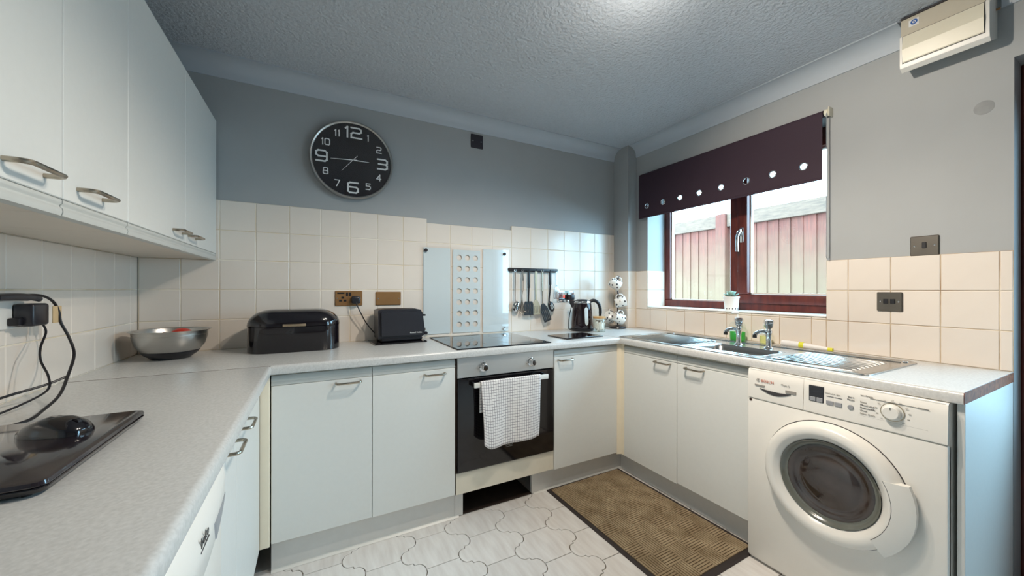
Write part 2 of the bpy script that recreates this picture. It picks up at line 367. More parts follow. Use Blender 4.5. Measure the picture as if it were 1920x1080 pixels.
def shrink(pl, d):
    out = []
    for i, (a, b) in enumerate(pl):
        (a0, b0), (a1, b1) = pl[i - 1], pl[(i + 1) % len(pl)]; tx, ty = a1 - a0, b1 - b0; L = math.hypot(tx, ty) or 1
        out.append((a - d * (-ty / L) * -1 * 1.0, b - d * (tx / L) * -1 * 1.0) if False else (a + d * ty / L * 1.0, b - d * tx / L * 1.0))
    return out
GS = -1 if shrink(poly, 0.01)[0][1] < poly[0][1] and False else 1
p0, p1 = shrink(poly, GS * 0.0017), shrink(poly, GS * 0.0030)
FT.rings([[(a, b, -0.005) for a, b in p0], [(a, b, -0.0012) for a, b in p0], [(a, b, 0.0) for a, b in p1]])
FTm = None
def floor_tile(x, y):
    global FTm
    if FTm is None:
        o = FT.build('tile', 'floor_tile', floor, world=False, smooth=0); FTm = o.data
    else:
        o = bpy.data.objects.new('tile', FTm); C.objects.link(o); o.parent = floor
    o.location = (x, y, 0)
cx0, cy0 = 0.4905, 1.6600
for j in range(-13, 2):
    for i in range(-4, 8):
        x = cx0 + i * TW / 2; y = cy0 + j * TH + (TH / 2 if i % 2 else 0)
        if -0.45 < x < 2.2 and -0.95 < y < 1.99: floor_tile(x, y)

# ---- wall tiles
TILE = {}
def wall_tile(parent, face, u0, u1, z0, z1, plane, mname='tile'):
    gq = 0.0014; w_, h_ = u1 - u0 - 2 * gq, z1 - z0 - 2 * gq
    if w_ < 0.006 or h_ < 0.006: return
    key = (face, round(w_, 3), round(h_, 3))
    if key not in TILE:
        a, b, i, t = w_ / 2, h_ / 2, 0.0022, 0.005
        rr = [[(-a, -b), (a, -b), (a, b), (-a, b)], [(-a, -b), (a, -b), (a, b), (-a, b)], [(-a + i, -b + i), (a - i, -b + i), (a - i, b - i), (-a + i, b - i)]]
        hs = [0, t - 0.0016, t]
        T = {'back': lambda u, z, h: (u, -h, z), 'right': lambda u, z, h: (-h, u, z), 'left': lambda u, z, h: (h, u, z), 'front': lambda u, z, h: (u, -h, z)}[face]
        o = MB().rings([[T(u, z, h) for u, z in r_] for r_, h in zip(rr, hs)]).build('tile', mname, parent, world=False, smooth=0); TILE[key] = o.data
    else:
        o = bpy.data.objects.new('tile', TILE[key]); C.objects.link(o); o.parent = parent
    uc, zc = (u0 + u1) / 2, (z0 + z1) / 2
    o.location = {'back': (uc, plane + 0.005, zc), 'front': (uc, plane + 0.005, zc), 'right': (plane + 0.005, uc, zc), 'left': (plane - 0.005, uc, zc)}[face]

ROWS = [ZW + k * P for k in range(6)]
# back wall
MB().box(XL, 0.630, YB + 0.0016, WB, ZW - 0.03, ROWS[5] - 0.0005).box(0.630, 1.2475, YB + 0.0016, WB, ZW - 0.03, 1.615).box(1.2475, 2.235, YB + 0.0016, WB, ZW - 0.03, ROWS[5] + 0.003).build('grout', 'grout', wall_back, smooth=0)
xs = [XL + 0.0015] + [-0.4345 + k * P for k in range(-1, 7)] + [0.630]
for a, b in zip(xs, xs[1:]):
    for k in range(5): wall_tile(wall_back, 'back', a, b, ROWS[k], ROWS[k + 1], YB)
xs = [0.630, 0.787, 0.940, 1.093, 1.2475]
for a, b in zip(xs, xs[1:]):
    for k in range(5): wall_tile(wall_back, 'back', a, b, ROWS[k], ROWS[k + 1] if k < 4 else 1.615, YB)
xs = [1.2475] + [-0.4251 + k * P for k in range(12, 18)] + [2.230]
for a, b in zip(xs, xs[1:]):
    for k in range(5): wall_tile(wall_back, 'back', a, b, ROWS[k], ROWS[k + 1] + (0.003 if k == 4 else 0), YB)
# left wall
MB().box(WL, XL - 0.0016, 0.55, YB, ZW - 0.03, ROWS[3]).build('grout', 'grout', wall_left, smooth=0)
ys = [2.1365 + k * P for k in range(-10, 2)] + [YB - 0.0015]
for a, b in zip(ys, ys[1:]):
    for k in range(3): wall_tile(wall_left, 'left', a, b, ROWS[k], ROWS[k + 1], XL)
# right wall
MB().box(WR, XR + 0.0025, DY1, WY0, ZW - 0.03, ROWS[3]).box(WR, XR + 0.0025, WY0, WY1, ZW - 0.03, SILL - 0.013).box(WR, XR + 0.0025, WY1, 2.205, ZW - 0.03, ROWS[3]).build('grout', 'grout_brown', wall_right, smooth=0)
ys = [DY1] + [0.8365 + k * P for k in range(-3, 1)] + [WY0]
for a, b in zip(ys, ys[1:]):
    for k in range(3): wall_tile(wall_right, 'right', a, b, ROWS[k], ROWS[k + 1], XR)
ys = [WY0] + [0.8365 + k * P for k in range(1, 9)]
for a, b in zip(ys, ys[1:] + [2.205]): wall_tile(wall_right, 'right', a, b, ROWS[0], ROWS[1], XR)
for a, b in zip(ys, ys[1:] + [WY1]): wall_tile(wall_right, 'right', a, b, ROWS[1], SILL - 0.0085, XR)
for k in (1, 2): wall_tile(wall_right, 'right', WY1, 2.205, ROWS[k], ROWS[k + 1], XR)
MB().lathe([(0, 0.0004), (0.026, 0.0004), (0.027, 0)], (WR, 0.418, 1.905), 24, '-x').build('filled_patch', 'patch', wall_right)
# window reveal (left side) tiled, plus plaster sill
XW = XR + 0.20
for a, b in ((XR + 0.002, XR + 0.1545), (XR + 0.1545, XW)):
    for z0, z1 in ((SILL, ROWS[2]), (ROWS[2], ROWS[3])): wall_tile(wall_right, 'front', a, b, z0, z1, WY1 - 0.005)
MB().box(XR - 0.004, XW + 0.02, WY0, WY1, SILL - 0.008, SILL, 0.002).build('window_sill', 'white_plastic', wall_right)

# pipe boxing in the far right corner
m = MB().box(2.230, WR, 2.205, WB, 0.0, ZC)
boxing = structure(m, 'trim_1', 'wall')
MB().box(2.2275, 2.230, 2.203, YB, ZW, ROWS[3]).box(2.2275, WR, 2.2025, 2.205, ZW, ROWS[3]).build('grout', 'grout', boxing, smooth=0)
for k in range(3):
    wall_tile(boxing, 'right', 2.2045, 2.3600, ROWS[k], ROWS[k + 1], 2.2255)
    wall_tile(boxing, 'front', 2.2260, 2.3120, ROWS[k], ROWS[k + 1], 2.2005)

# coving: concave quarter moulding with a small fillet top and bottom
def coving(name, axis, lo, hi):
    d = 0.082; pr = [(0, 0), (0, -d - 0.006), (0.006, -d - 0.006), (0.008, -d)]
    pr += [(0.008 + (d - 0.008) * (1 - cos(radians(a))) , -d + (d - 0.006) * sin(radians(a))) for a in range(10, 91, 10)]
    pr += [(d + 0.004, -0.006), (d + 0.004, 0)]
    m = MB()
    if axis == 'back': m.prism([(WB - a, ZC + b) for a, b in pr], lo, hi, 'yz')
    elif axis == 'right': m.prism([(WR - a, ZC + b) for a, b in pr], lo, hi, 'xz')
    else: m.prism([(WL + a, ZC + b) for a, b in pr], lo, hi, 'xz')
    return structure(m, name, 'coving', smooth=30)
coving('trim_2', 'back', WL, 2.230)
coving('trim_3', 'right', 0.64, 2.205); coving('trim_4', 'right', YREAR, 0.375)
coving('trim_5', 'left', YREAR, 2.29)

# ================================================================== WINDOW
WF = WY0 - 0.075
win = tag(MB().box(XW, XW + 0.06, WF, WY1, SILL, SILL + 0.052, 0.004).box(XW, XW + 0.06, WF, WY1, WZ1 - 0.055, WZ1, 0.004)
          .box(XW, XW + 0.06, WY1 - 0.050, WY1, SILL + 0.0521, WZ1 - 0.0551, 0.004).box(XW, XW + 0.06, WF, WF + 0.055, SILL + 0.0521, WZ1 - 0.0551, 0.004)
          .box(XW, XW + 0.06, 1.488, 1.548, SILL + 0.0521, WZ1 - 0.0551, 0.004).build('window_1', 'mahogany'), kind='structure')
m = MB(); sy0, sy1, sz0, sz1 = WF + 0.045, 1.492, SILL + 0.044, WZ1 - 0.045
for bx in ((sy0, sy1, sz0, sz0 + 0.060), (sy0, sy1, sz1 - 0.06, sz1), (sy0, sy0 + 0.060, sz0 + 0.0601, sz1 - 0.0601), (sy1 - 0.066, sy1, sz0 + 0.0601, sz1 - 0.0601)):
    m.box(XW - 0.014, XW + 0.05, bx[0], bx[1], bx[2], bx[3], 0.006, 2)
m.build('sash', 'mahogany', win)
for (a, b, z0, z1) in ((1.548, WY1 - 0.050, SILL + 0.052, WZ1 - 0.055), (sy0 + 0.06, sy1 - 0.066, sz0 + 0.06, sz1 - 0.06)):
    m = MB()
    for bx in ((a, b, z0, z0 + 0.008), (a, b, z1 - 0.008, z1), (a, a + 0.004, z0, z1), (b - 0.007, b, z0, z1)): m.box(XW + 0.022, XW + 0.046, *bx)
    m.build('spacer_bar', 'white_plastic', win)
    MB().box(XW + 0.030, XW + 0.034, a, b, z0, z1).build('pane', 'glass', win, smooth=0)
# chrome espag handle: backplate, neck, curved lever
hy = 1.458
m = MB().box(XW - 0.020, XW - 0.012, hy - 0.013, hy + 0.013, 1.50, 1.60, 0.004, 2).tube(curve([(XW - 0.015, hy, 1.585), (XW - 0.042, hy + 0.002, 1.572), (XW - 0.058, hy + 0.006, 1.54), (XW - 0.060, hy + 0.008, 1.49), (XW - 0.056, hy + 0.008, 1.44)], 5), [0.011] * 8 + [0.010] * 6 + [0.009] * 7, 10)
m.build('handle', 'chrome', win)

# ================================================================== BACK DOOR (seen edge-on at the right border)
door = tag(MB().box(2.43, 2.50, DY1 - 0.055, DY1, 0, DZ, 0.004).box(2.43, 2.50, DY0, DY0 + 0.055, 0, DZ, 0.004).box(2.43, 2.50, DY0 + 0.05, DY1 - 0.05, DZ - 0.055, DZ, 0.004).build('door_1', 'mahogany'), kind='structure')
ly0, ly1 = DY0 + 0.06, DY1 - 0.06
m = MB().box(2.445, 2.485, ly0, ly1, 0.01, 0.72, 0.003).box(2.445, 2.485, ly0, ly1, 1.84, DZ - 0.06, 0.003).box(2.445, 2.485, ly0, ly0 + 0.05, 0.71, 1.85, 0.003).box(2.445, 2.485, ly1 - 0.12, ly1, 0.71, 1.85, 0.003)
m.build('door_leaf', 'mahogany', door)
MB().box(2.462, 2.468, ly0 + 0.05, ly1 - 0.12, 0.72, 1.84).build('pane', 'glass', door, smooth=0)

# ================================================================== OUTSIDE: path and fence
structure(MB().box(XO, 9, -6, 9, -0.25, -0.15), 'ground', 'ground')
XF = 5.0
def fz(z): return HC + (z - HC) * XF / 3.6            # heights and positions measured at 3.6 m, scaled to the fence line
def fy(y): return y * XF / 3.6
fence = thing('wooden_fence', 'tall red-stained board fence with weathered top rail outside the window', 'fence', (XF, fy(2.2), -0.15))
bw = 0.0955 * XF / 3.6; y = fy(0.55)
while y < fy(4.0):
    t = 0.014 + 0.005 * rnd.random()
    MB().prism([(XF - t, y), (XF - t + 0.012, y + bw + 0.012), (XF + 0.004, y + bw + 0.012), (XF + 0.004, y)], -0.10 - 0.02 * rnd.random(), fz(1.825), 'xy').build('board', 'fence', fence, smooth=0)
    y += bw * (0.94 + 0.12 * rnd.random())
for yp in (0.5, 2.275, 4.05): MB().box(XF - 0.09, XF, fy(yp) - 0.07, fy(yp) + 0.07, -0.15, fz(1.935), 0.006).build('post', 'fence', fence)
for a, b in ((0.55, 2.225), (2.325, 4.0)): MB().box(XF - 0.055, XF + 0.03, fy(a), fy(b), fz(1.805), fz(1.93), 0.005).build('rail', 'fence_post', fence)

# ================================================================== CABINETS
def handle_h(parent, c, length, face, m='nickel'):
    """Bow handle: two feet and a bar, bent from one rod."""
    L = length / 2; d = 0.030; r = 0.0048
    pts = [(-L, 0, 0), (-L, 0, d * 0.6), (-L + 0.003, 0, d * 0.85), (-L + 0.010, 0, d), (L - 0.010, 0, d), (L - 0.003, 0, d * 0.85), (L, 0, d * 0.6), (L, 0, 0)]
    T = {'back': lambda u, w_, n: (c[0] + u, c[1] - n, c[2] + w_), 'right': lambda u, w_, n: (c[0] - n, c[1] + u, c[2] + w_), 'left': lambda u, w_, n: (c[0] + n, c[1] + u, c[2] + w_)}[face]
    return MB().tube([T(*p) for p in pts], r, 8).build('handle', m, parent)

def door_panel(parent, face, u0, u1, z0, z1, plane, thick=0.018, top_trim=True, trim_h=0.042, hpos=None, hz=0.775, hlen=0.100):
    """Slab door with the rounded moulding strip along its top (base units) or bottom (wall units)."""
    gq = 0.0015; u0 += gq; u1 -= gq
    def bx(m_, a, b, c, d, n0, n1, bev):
        if face == 'back': m_.box(a, b, plane + n0, plane + n1, c, d, bev)
        elif face == 'right': m_.box(plane + n0, plane + n1, a, b, c, d, bev)
        else: m_.box(plane - n1, plane - n0, a, b, c, d, bev)
    m_ = MB(); bx(m_, u0, u1, z0, z1, 0, thick, 0.0015); d_ = m_.build('door', 'cab', parent)
    zt0 = z1 if top_trim else z0 - trim_h
    h_ = trim_h; s_ = 1 if top_trim else -1; zb = z1 if top_trim else z0
    pr = [(0.018, 0.001), (0.003, 0.001), (0.001, 0.003), (0.001, 0.010), (0.0045, 0.013), (0.0045, 0.016), (0.001, 0.019), (0.000, 0.026), (0.002, 0.034), (0.007, h_ - 0.002), (0.010, h_), (0.018, h_)]
    pp = [(plane + a if face != 'left' else plane - a, zb + s_ * b) for a, b in pr]
    MB().prism(pp, u0, u1, 'yz' if face == 'back' else 'xz').build('moulding', 'cab_trim', parent, smooth=50)
    if hpos is not None:
        c = {'back': (hpos, plane, hz), 'right': (plane, hpos, hz), 'left': (plane, hpos, hz)}[face]
        handle_h(d_, c, hlen, face)
    return d_

YD, XD, XLD = 1.7894, 1.7415, -0.198          # door faces: back run, right run, left run
CT, CB = 0.836, 0.142                         # carcass top and bottom
# back run, double 800 unit
c = thing('base_cabinet', 'pale double-door base cabinet under the bread bin and toaster', 'cabinet', (0.23, 2.06, CB))
MB().box(-0.162, 0.626, YD + 0.019, 2.345, CB, CT).build('body', 'carcass', c)
door_panel(c, 'back', -0.162, 0.2275, 0.147, 0.790, YD, hpos=0.128, hz=0.776)
door_panel(c, 'back', 0.2275, 0.624, 0.145, 0.790, YD, hpos=0.517, hz=0.771)
# back run, 500 corner unit right of oven
c = thing('base_cabinet', 'pale single-door base cabinet between the oven and the corner', 'cabinet', (1.47, 2.06, CB))
MB().box(1.2235, 1.7165, YD + 0.019, 2.345, CB, CT).build('body', 'carcass', c)
door_panel(c, 'back', 1.226, 1.7155, 0.136, 0.790, YD, hpos=1.303, hz=0.774)
# right run, sink unit
c = thing('sink_cabinet', 'pale double-door cabinet under the kitchen sink', 'cabinet', (2.03, 1.36, CB))
MB().box(XD + 0.019, 2.30, 0.985, 1.757, CB, 0.70).box(XD + 0.019, XD + 0.035, 0.985, 1.757, 0.70, CT).build('body', 'carcass', c)
door_panel(c, 'right', 1.364, 1.757, 0.125, 0.784, XD, hpos=1.454, hz=0.772)
door_panel(c, 'right', 0.976, 1.364, 0.131, 0.784, XD, hpos=1.254, hz=0.772)
# left run
c = thing('base_cabinet', 'pale base cabinet in the left run, beside the cream corner post', 'cabinet', (-0.46, 1.53, CB))
MB().box(-0.72, XLD - 0.019, 1.295, 1.76, CB, CT).build('body', 'carcass', c)
door_panel(c, 'left', 1.293, 1.772, 0.147, 0.790, XLD, hpos=1.385, hz=0.775)
c = thing('base_cabinet', 'narrow pale base cabinet in the left run, next to the dishwasher', 'cabinet', (-0.46, 1.15, CB))
MB().box(-0.72, XLD - 0.019, 1.002, 1.291, CB, CT).build('body', 'carcass', c)
door_panel(c, 'left', 1.000, 1.291, 0.147, 0.790, XLD, hpos=1.190, hz=0.775)
# corner posts
p = MB().box(-0.200, -0.165, YD - 0.010, YD + 0.03, 0.142, 0.838, 0.002).build('corner_post', 'cream'); tag(p, 'cream corner post beside the left run of cabinets', 'post')
p = MB().prism([(1.7165, YD + 0.004), (1.7165, YD + 0.03), (XD + 0.03, YD + 0.03), (XD + 0.03, 1.7585), (XD + 0.004, 1.7585), (XD + 0.003, YD - 0.006)], 0.125, 0.838, 'xy').build('corner_post', 'cream')
tag(p, 'yellowish corner post where the sink cabinet meets the single-door cabinet', 'post')
# plinths
def plinth(label, mb, mb2=None):
    t_ = mb.build('plinth', 'plinth'); tag(t_, label, 'plinth')
    if mb2: mb2.build('seal_strip', 'white_plastic', t_, world=False)
plinth('pale plinth board below the double-door cabinet, with white seal along the floor', MB().box(-0.165, 0.683, 1.844, 1.86, 0.002, 0.140, 0.001), MB().prism([(1.845, 0.001), (1.830, 0.001), (1.845, 0.012)], -0.165, 0.66, 'yz'))
plinth('pale plinth board running from the oven vent to the corner', MB().box(1.108, 1.813, 1.844, 1.86, 0.002, 0.134, 0.001), MB().prism([(1.845, 0.001), (1.832, 0.001), (1.845, 0.012)], 1.115, 1.80, 'yz'))
plinth('stained pale plinth board below the sink cabinet', MB().box(1.797, 1.813, 0.975, 1.843, 0.002, 0.122, 0.001))
plinth('pale plinth board below the left run of cabinets', MB().box(-0.262, -0.246, 1.0, 1.80, 0.002, 0.140, 0.001))

# wall cabinets
XWD, UZ0, UZ1 = -0.4475, 1.333, 2.040
def wall_cab(label, y0, y1, doors):
    c_ = thing('wall_cabinet', label, 'cabinet', ((WL + XWD) / 2, (y0 + y1) / 2, UZ0), 'wall cabinets along the left wall')
    MB().box(XL + 0.0005, XWD - 0.019, y0 + 0.0008, y1 - 0.0008, UZ0 + 0.004, UZ1 - 0.002).build('body', 'underside', c_)
    for (a, b, h_) in doors: door_panel(c_, 'left', a, b, UZ0 + 0.034, UZ1, XWD, top_trim=False, trim_h=0.036, hpos=h_, hz=1.398, hlen=0.105)
wall_cab('white double-door wall cabinet meeting the back wall above the steel bowl', 1.3655, YB - 0.0006, ((1.861, YB - 0.001, 1.945), (1.3655, 1.861, 1.770)))
wall_cab('narrow white wall cabinet, second from the near end of the row', 1.075, 1.3655, ((1.075, 1.3655, 1.178),))
wall_cab('white wall cabinet nearest the viewer, above the laptop', 0.575, 1.075, ((0.575, 1.075, 0.965),))

# ================================================================== WORKTOPS
def post_form(face, edge, back, lo, hi, label, z=ZW, t=0.038, end=None, hole=None):
    """Laminate worktop with a rounded front edge."""
    r = 0.013; s_ = 1 if back > edge else -1
    pr = [(back, z), (edge + s_ * r, z)] + [(edge + s_ * (r - r * sin(radians(a))), z - r + r * cos(radians(a))) for a in range(15, 91, 15)]
    pr += [(edge, z - t + 0.008), (edge + s_ * 0.002, z - t + 0.002), (edge + s_ * 0.006, z - t), (back, z - t)]
    o = MB().prism(pr, lo, hi, 'yz' if face == 'back' else 'xz').build('worktop', 'worktop', smooth=40)
    return tag(o, label, 'worktop')
wt_back = post_form('back', 1.764, YB + 0.002, XL, 1.7160, 'speckled grey worktop along the back wall holding the hob')
post_form('left', -0.158, XL - 0.002, -0.60, 1.7632, 'speckled grey worktop along the left wall holding the laptop')
# right worktop is cut out for the sink bowl
z, t, e = ZW, 0.038, 1.7165
pr = [(1.79, z), (e + 0.013, z)] + [(e + 0.013 - 0.013 * sin(radians(a)), z - 0.013 + 0.013 * cos(radians(a))) for a in range(15, 91, 15)] + [(e, z - t + 0.008), (e + 0.002, z - t + 0.002), (e + 0.006, z - t), (1.79, z - t)]
m = MB().prism(pr, DY1 + 0.0, 1.764 + 0.0, 'xz')
m.box(1.79, XR + 0.002, DY1, 0.955, z - t, z).box(1.79, XR + 0.002, 1.325, YB + 0.002, z - t, z).box(2.03, XR + 0.002, 0.955, 1.325, z - t, z).box(1.7168, 1.79, 1.764, YB + 0.002, z - t, z)
wr = tag(m.build('worktop', 'worktop', smooth=40), 'speckled grey worktop along the window wall holding the sink', 'worktop')
MB().box(1.7185, XR - 0.003, DY1 - 0.0015, DY1 + 0.0002, z - t + 0.002, z - 0.002).build('bare_edge', 'worktop_edge', wr, world=False)
for nm, pts in (('joint', [(XL, 1.7632, 1.7645, -0.16)]),): MB().box(XL, -0.160, 1.7620, 1.7650, ZW - 0.002, ZW + 0.0006).build('joint_strip', 'joint', wt_back, world=False)
MB().box(1.7150, 1.7178, 1.772, YB, ZW - 0.002, ZW + 0.0006).build('joint_strip', 'joint', wt_back, world=False)
# end panel of the right run
ep = MB().box(1.7375, XR, DY1 + 0.0006, 0.364, 0.001, ZW - 0.0385, 0.001).build('end_panel', 'cab'); tag(ep, 'tall pale end panel beside the washing machine, edge on to the doorway', 'panel')

# ================================================================== OVEN
ov = thing('oven', 'built-in electric oven with steel fascia and black glass door', 'oven', (0.926, 2.05, 0.02))
MB().box(0.640, 1.212, YD + 0.022, 2.30, 0.256, 0.838).build('body', 'chip', ov)
MB().box(0.634, 1.2175, YD - 0.006, YD + 0.02, 0.7345, 0.8385, 0.0015).build('fascia', 'fascia', ov)
dr = MB().box(0.634, 1.2165, YD - 0.012, YD + 0.018, 0.256, 0.7305, 0.002).build('door', 'black_gloss', ov)
for kx in (0.775, 1.068):
    k_ = MB().lathe([(0, 0.034), (0.013, 0.034), (0.0155, 0.031), (0.0165, 0.012), (0.0175, 0.004), (0.024, 0.003), (0.024, 0.0)], (kx, YD - 0.006, 0.782), 24, '-y').build('knob', 'chrome', ov)
    MB().box(kx - 0.0012, kx + 0.0012, YD - 0.0412, YD - 0.0398, 0.785, 0.796).build('pointer', 'dark_print', k_)
    mk = MB()
    for a in range(-140, 141, 35):
        ca, sa = kx + 0.031 * sin(radians(a)), 0.782 + 0.031 * cos(radians(a)); mk.box(ca - 0.001, ca + 0.001, YD - 0.0066, YD - 0.0058, sa - 0.001, sa + 0.001)
    mk.build('markings', 'dark_print', ov)
MB().box(0.705, 1.150, YD - 0.058, YD - 0.046, 0.6885, 0.7140, 0.003, 2).build('handle', 'white_plastic', dr)
for bx in (0.705, 1.138): MB().box(bx, bx + 0.012, YD - 0.046, YD - 0.011, 0.690, 0.7125, 0.002).build('bracket', 'black_plastic', dr)
lettering('beko', 0.022, (0.925, YD - 0.0124, 0.352), 'back', 'grey_print', dr, 'logo'); MB().box(0.905, 0.945, YD - 0.0126, YD - 0.0118, 0.3385, 0.3405).build('logo_bar', 'grey_print', dr)
MB().box(0.628, 1.2225, YD + 0.0, YD + 0.018, 0.142, 0.250, 0.0015).build('lower_panel', 'carcass', ov)
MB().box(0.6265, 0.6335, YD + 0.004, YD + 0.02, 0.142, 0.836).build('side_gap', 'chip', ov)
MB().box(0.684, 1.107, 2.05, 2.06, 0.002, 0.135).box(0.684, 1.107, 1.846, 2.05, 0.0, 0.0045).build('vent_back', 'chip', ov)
for a, b in ((0.640, 0.684), (1.106, 1.150)): MB().box(a, b, 1.8405, 1.8432, 0.004, 0.137).build('vent_edge', 'plinth', ov)

# tea towel over the oven rail
def towel():
    x0, x1, yr, zr = 0.737, 1.095, YD - 0.052, 0.7155; nx, path = 36, []
    for i in range(9): path.append((yr + 0.010, zr - 0.16 + 0.16 * i / 9, 0))
    for a in range(0, 181, 30): path.append((yr + 0.0105 * cos(radians(a)), zr + 0.004 * sin(radians(a)), 1))
    nf = 26
    for i in range(1, nf + 1): path.append((yr - 0.0105, zr - 0.338 * i / nf, 2))
    vs_, uv = [], []; L = 0.0; prev = None
    for (yy, zz, kind) in path:
        if prev: L += math.hypot(yy - prev[0], zz - prev[1])
        prev = (yy, zz)
        for i in range(nx + 1):
            u = i / nx; x = x0 + (x1 - x0) * u; d = 0.0; dz = 0.0
            if kind == 2:
                k = min(1, (zr - zz) / 0.338)
                d = k * (0.012 * sin(u * 9.5 + 0.6) + 0.0025 * sin(u * 21 + 2.0) + 0.010 * (1 - u) * (1 - u)) + 0.001
                dz = k * (0.010 * u * u - 0.004) + 0.030 * k * max(0, 0.16 - u) ** 2 / 0.0256
                x += k * (0.010 * (1 - 2 * u)) + 0.006 * k * sin(3 * k)
            vs_.append((x, yy - max(d, -0.004), zz + dz)); uv.append((u * 0.96, L * 2.6))
    fs_ = []
    for j in range(len(path) - 1):
        for i in range(nx): fs_.append((j * (nx + 1) + i, j * (nx + 1) + i + 1, (j + 1) * (nx + 1) + i + 1, (j + 1) * (nx + 1) + i))
    me = bpy.data.meshes.new('tea_towel'); me.from_pydata(vs_, [], fs_); l = me.uv_layers.new(name='uv')
    for lp in me.loops: l.data[lp.index].uv = uv[lp.vertex_index]
    me.polygons.foreach_set('use_smooth', [True] * len(me.polygons)); me.materials.append(M['towel'])
    o = bpy.data.objects.new('tea_towel', me); C.objects.link(o); md = o.modifiers.new('thickness', 'SOLIDIFY'); md.thickness = 0.0018; md.offset = 1
    tag(o, 'white tea towel with black check hanging on oven rail', 'towel')
towel()

# ================================================================== HOB
hb = thing('ceramic_hob', 'black glass ceramic hob set in the back worktop', 'hob', (0.915, 2.05, ZW))
MB().box(0.632, 1.198, 1.783, 2.305, ZW + 0.0005, ZW + 0.0065, 0.002).build('glass_top', 'hob', hb)
for (x, y, r) in ((0.775, 2.16, 0.09), (1.055, 2.16, 0.075), (0.775, 1.93, 0.075), (1.055, 1.93, 0.105)):
    MB().lathe([(r - 0.002, 0), (r - 0.002, 0.0003), (r, 0.0003), (r, 0)], (x, y, ZW + 0.0064), 40).build('cooking_zone', 'grey_print', hb)
for x, y in ((0.64, 1.79),): MB().box(0.630, 1.200, 1.781, 1.7832, ZW + 0.0002, ZW + 0.0055).build('front_trim', 'black_plastic', hb)

# ================================================================== WASHING MACHINE
FX = 1.7015; wy0, wy1 = 0.3735, 0.9655
wm = thing('washing_machine', 'white front-loading washing machine with round glass door', 'washing machine', (2.0, 0.67, 0))
m = MB()
pr = rrect(FX + 0.004, 2.27, wy0, wy1, 0.012, 4)
m.prism(pr, 0.012, 0.838, 'xy').build('body', 'white', wm, smooth=40)
MB().box(FX - 0.001, FX + 0.03, wy0, wy1, 0.016, 0.7105, 0.006, 2).build('front_panel', 'white', wm)
for fx_ in (1.76, 2.2):
    for fy in (wy0 + 0.05, wy1 - 0.05): MB().cyl((fx_, fy, 0), 0.02, 0.014, n=16).build('foot', 'black_plastic', wm)
# control fascia slopes back towards the top; the drawer front is its own piece
def fascia(y0, y1, name):
    pr = [(FX + 0.03, 0.714), (FX - 0.003, 0.714), (FX - 0.0035, 0.72), (FX + 0.001, 0.80), (FX + 0.004, 0.834), (FX + 0.009, 0.8395), (FX + 0.03, 0.8402)]
    return MB().prism(pr, y0, y1, 'xz').build(name, 'white', wm, smooth=45)
pan = fascia(wy0 + 0.001, 0.7515, 'control_panel'); drw = fascia(0.7535, wy1 - 0.001, 'detergent_drawer')
MB().box(2.0, 2.27, wy0 + 0.002, wy1 - 0.002, 0.838, 0.8405).build('lid', 'white', wm)
# drawer grip: dark crescent recess under a lip
cr = [(0.9145 - 0.119 * i / 14, 0.7615 - 0.004 * sin(pi * i / 14)) for i in range(15)]; cr2 = [(0.9145 - 0.119 * i / 14, 0.7615 - 0.0185 * sin(pi * i / 14) - 0.001) for i in range(15)]
MB().prism(cr + cr2[::-1], FX - 0.0042, FX + 0.001, 'yz').build('grip_recess', 'dark_print', drw)
MB().box(FX - 0.0038, FX + 0.001, 0.895, 0.934, 0.7695, 0.7760).box(FX - 0.0038, FX + 0.001, 0.777, 0.815, 0.7650, 0.7760).build('grey_band', 'grey_print', drw)
lettering('BOSCH', 0.0155, (FX - 0.0022, 0.884, 0.7945), 'right', 'red_print', drw, 'logo')
MB().lathe([(0.0065, 0), (0.0065, 0.0006), (0.0078, 0.0006), (0.0078, 0)], (0.9215, FX - 0.0016, 0.7945), 20, '-x').xf(Matrix.Identity(4)) if False else None
e_ = MB().lathe([(0.0058, 0), (0.0058, 0.0007), (0.0072, 0.0007), (0.0072, 0)], (FX - 0.0012, 0.921, 0.795), 20, '-x').box(FX - 0.0019, FX - 0.0010, 0.9185, 0.9235, 0.7935, 0.7965); e_.build('emblem', 'grey_print', drw)
lettering('Maxx 6', 0.0105, (FX - 0.0022, 0.816, 0.7945), 'right', 'grey_print', drw)
def on(y, z): return FX - 0.0035 + max(0, (z - 0.72)) * 0.056
sc_ = MB().box(FX - 0.003, FX + 0.004, 0.6865, 0.7335, 0.7565, 0.8175, 0.001).build('display', 'black_satin', pan)
for a, b in ((0.689, 0.7085), (0.7115, 0.731)): MB().box(FX - 0.0045, FX, a, b, 0.7585, 0.7745, 0.001).build('button', 'grey_plastic', sc_)
for a, b in ((0.656, 0.678), (0.631, 0.653)): MB().box(FX - 0.0045, FX + 0.002, a, b, 0.7570, 0.7720, 0.001).build('button', 'grey_plastic', pan); MB().box(FX - 0.0012, FX + 0.002, a, b, 0.7865, 0.7880).build('marker', 'dark_print', pan)
MB().cyl((FX + 0.001, 0.606, 0.765), 0.0085, 0.006, '-x', 20, 0.001).build('start_button', 'grey_plastic', pan)
lettering('Finished in', 0.0075, (FX - 0.0006, 0.667, 0.7985), 'right', 'grey_print', pan); lettering('Spin', 0.0075, (FX - 0.0006, 0.642, 0.7985), 'right', 'grey_print', pan)
lettering('Start', 0.009, (FX - 0.0006, 0.606, 0.8005), 'right', 'dark_print', pan); lettering('Pause', 0.009, (FX - 0.0012, 0.606, 0.7915), 'right', 'dark_print', pan)
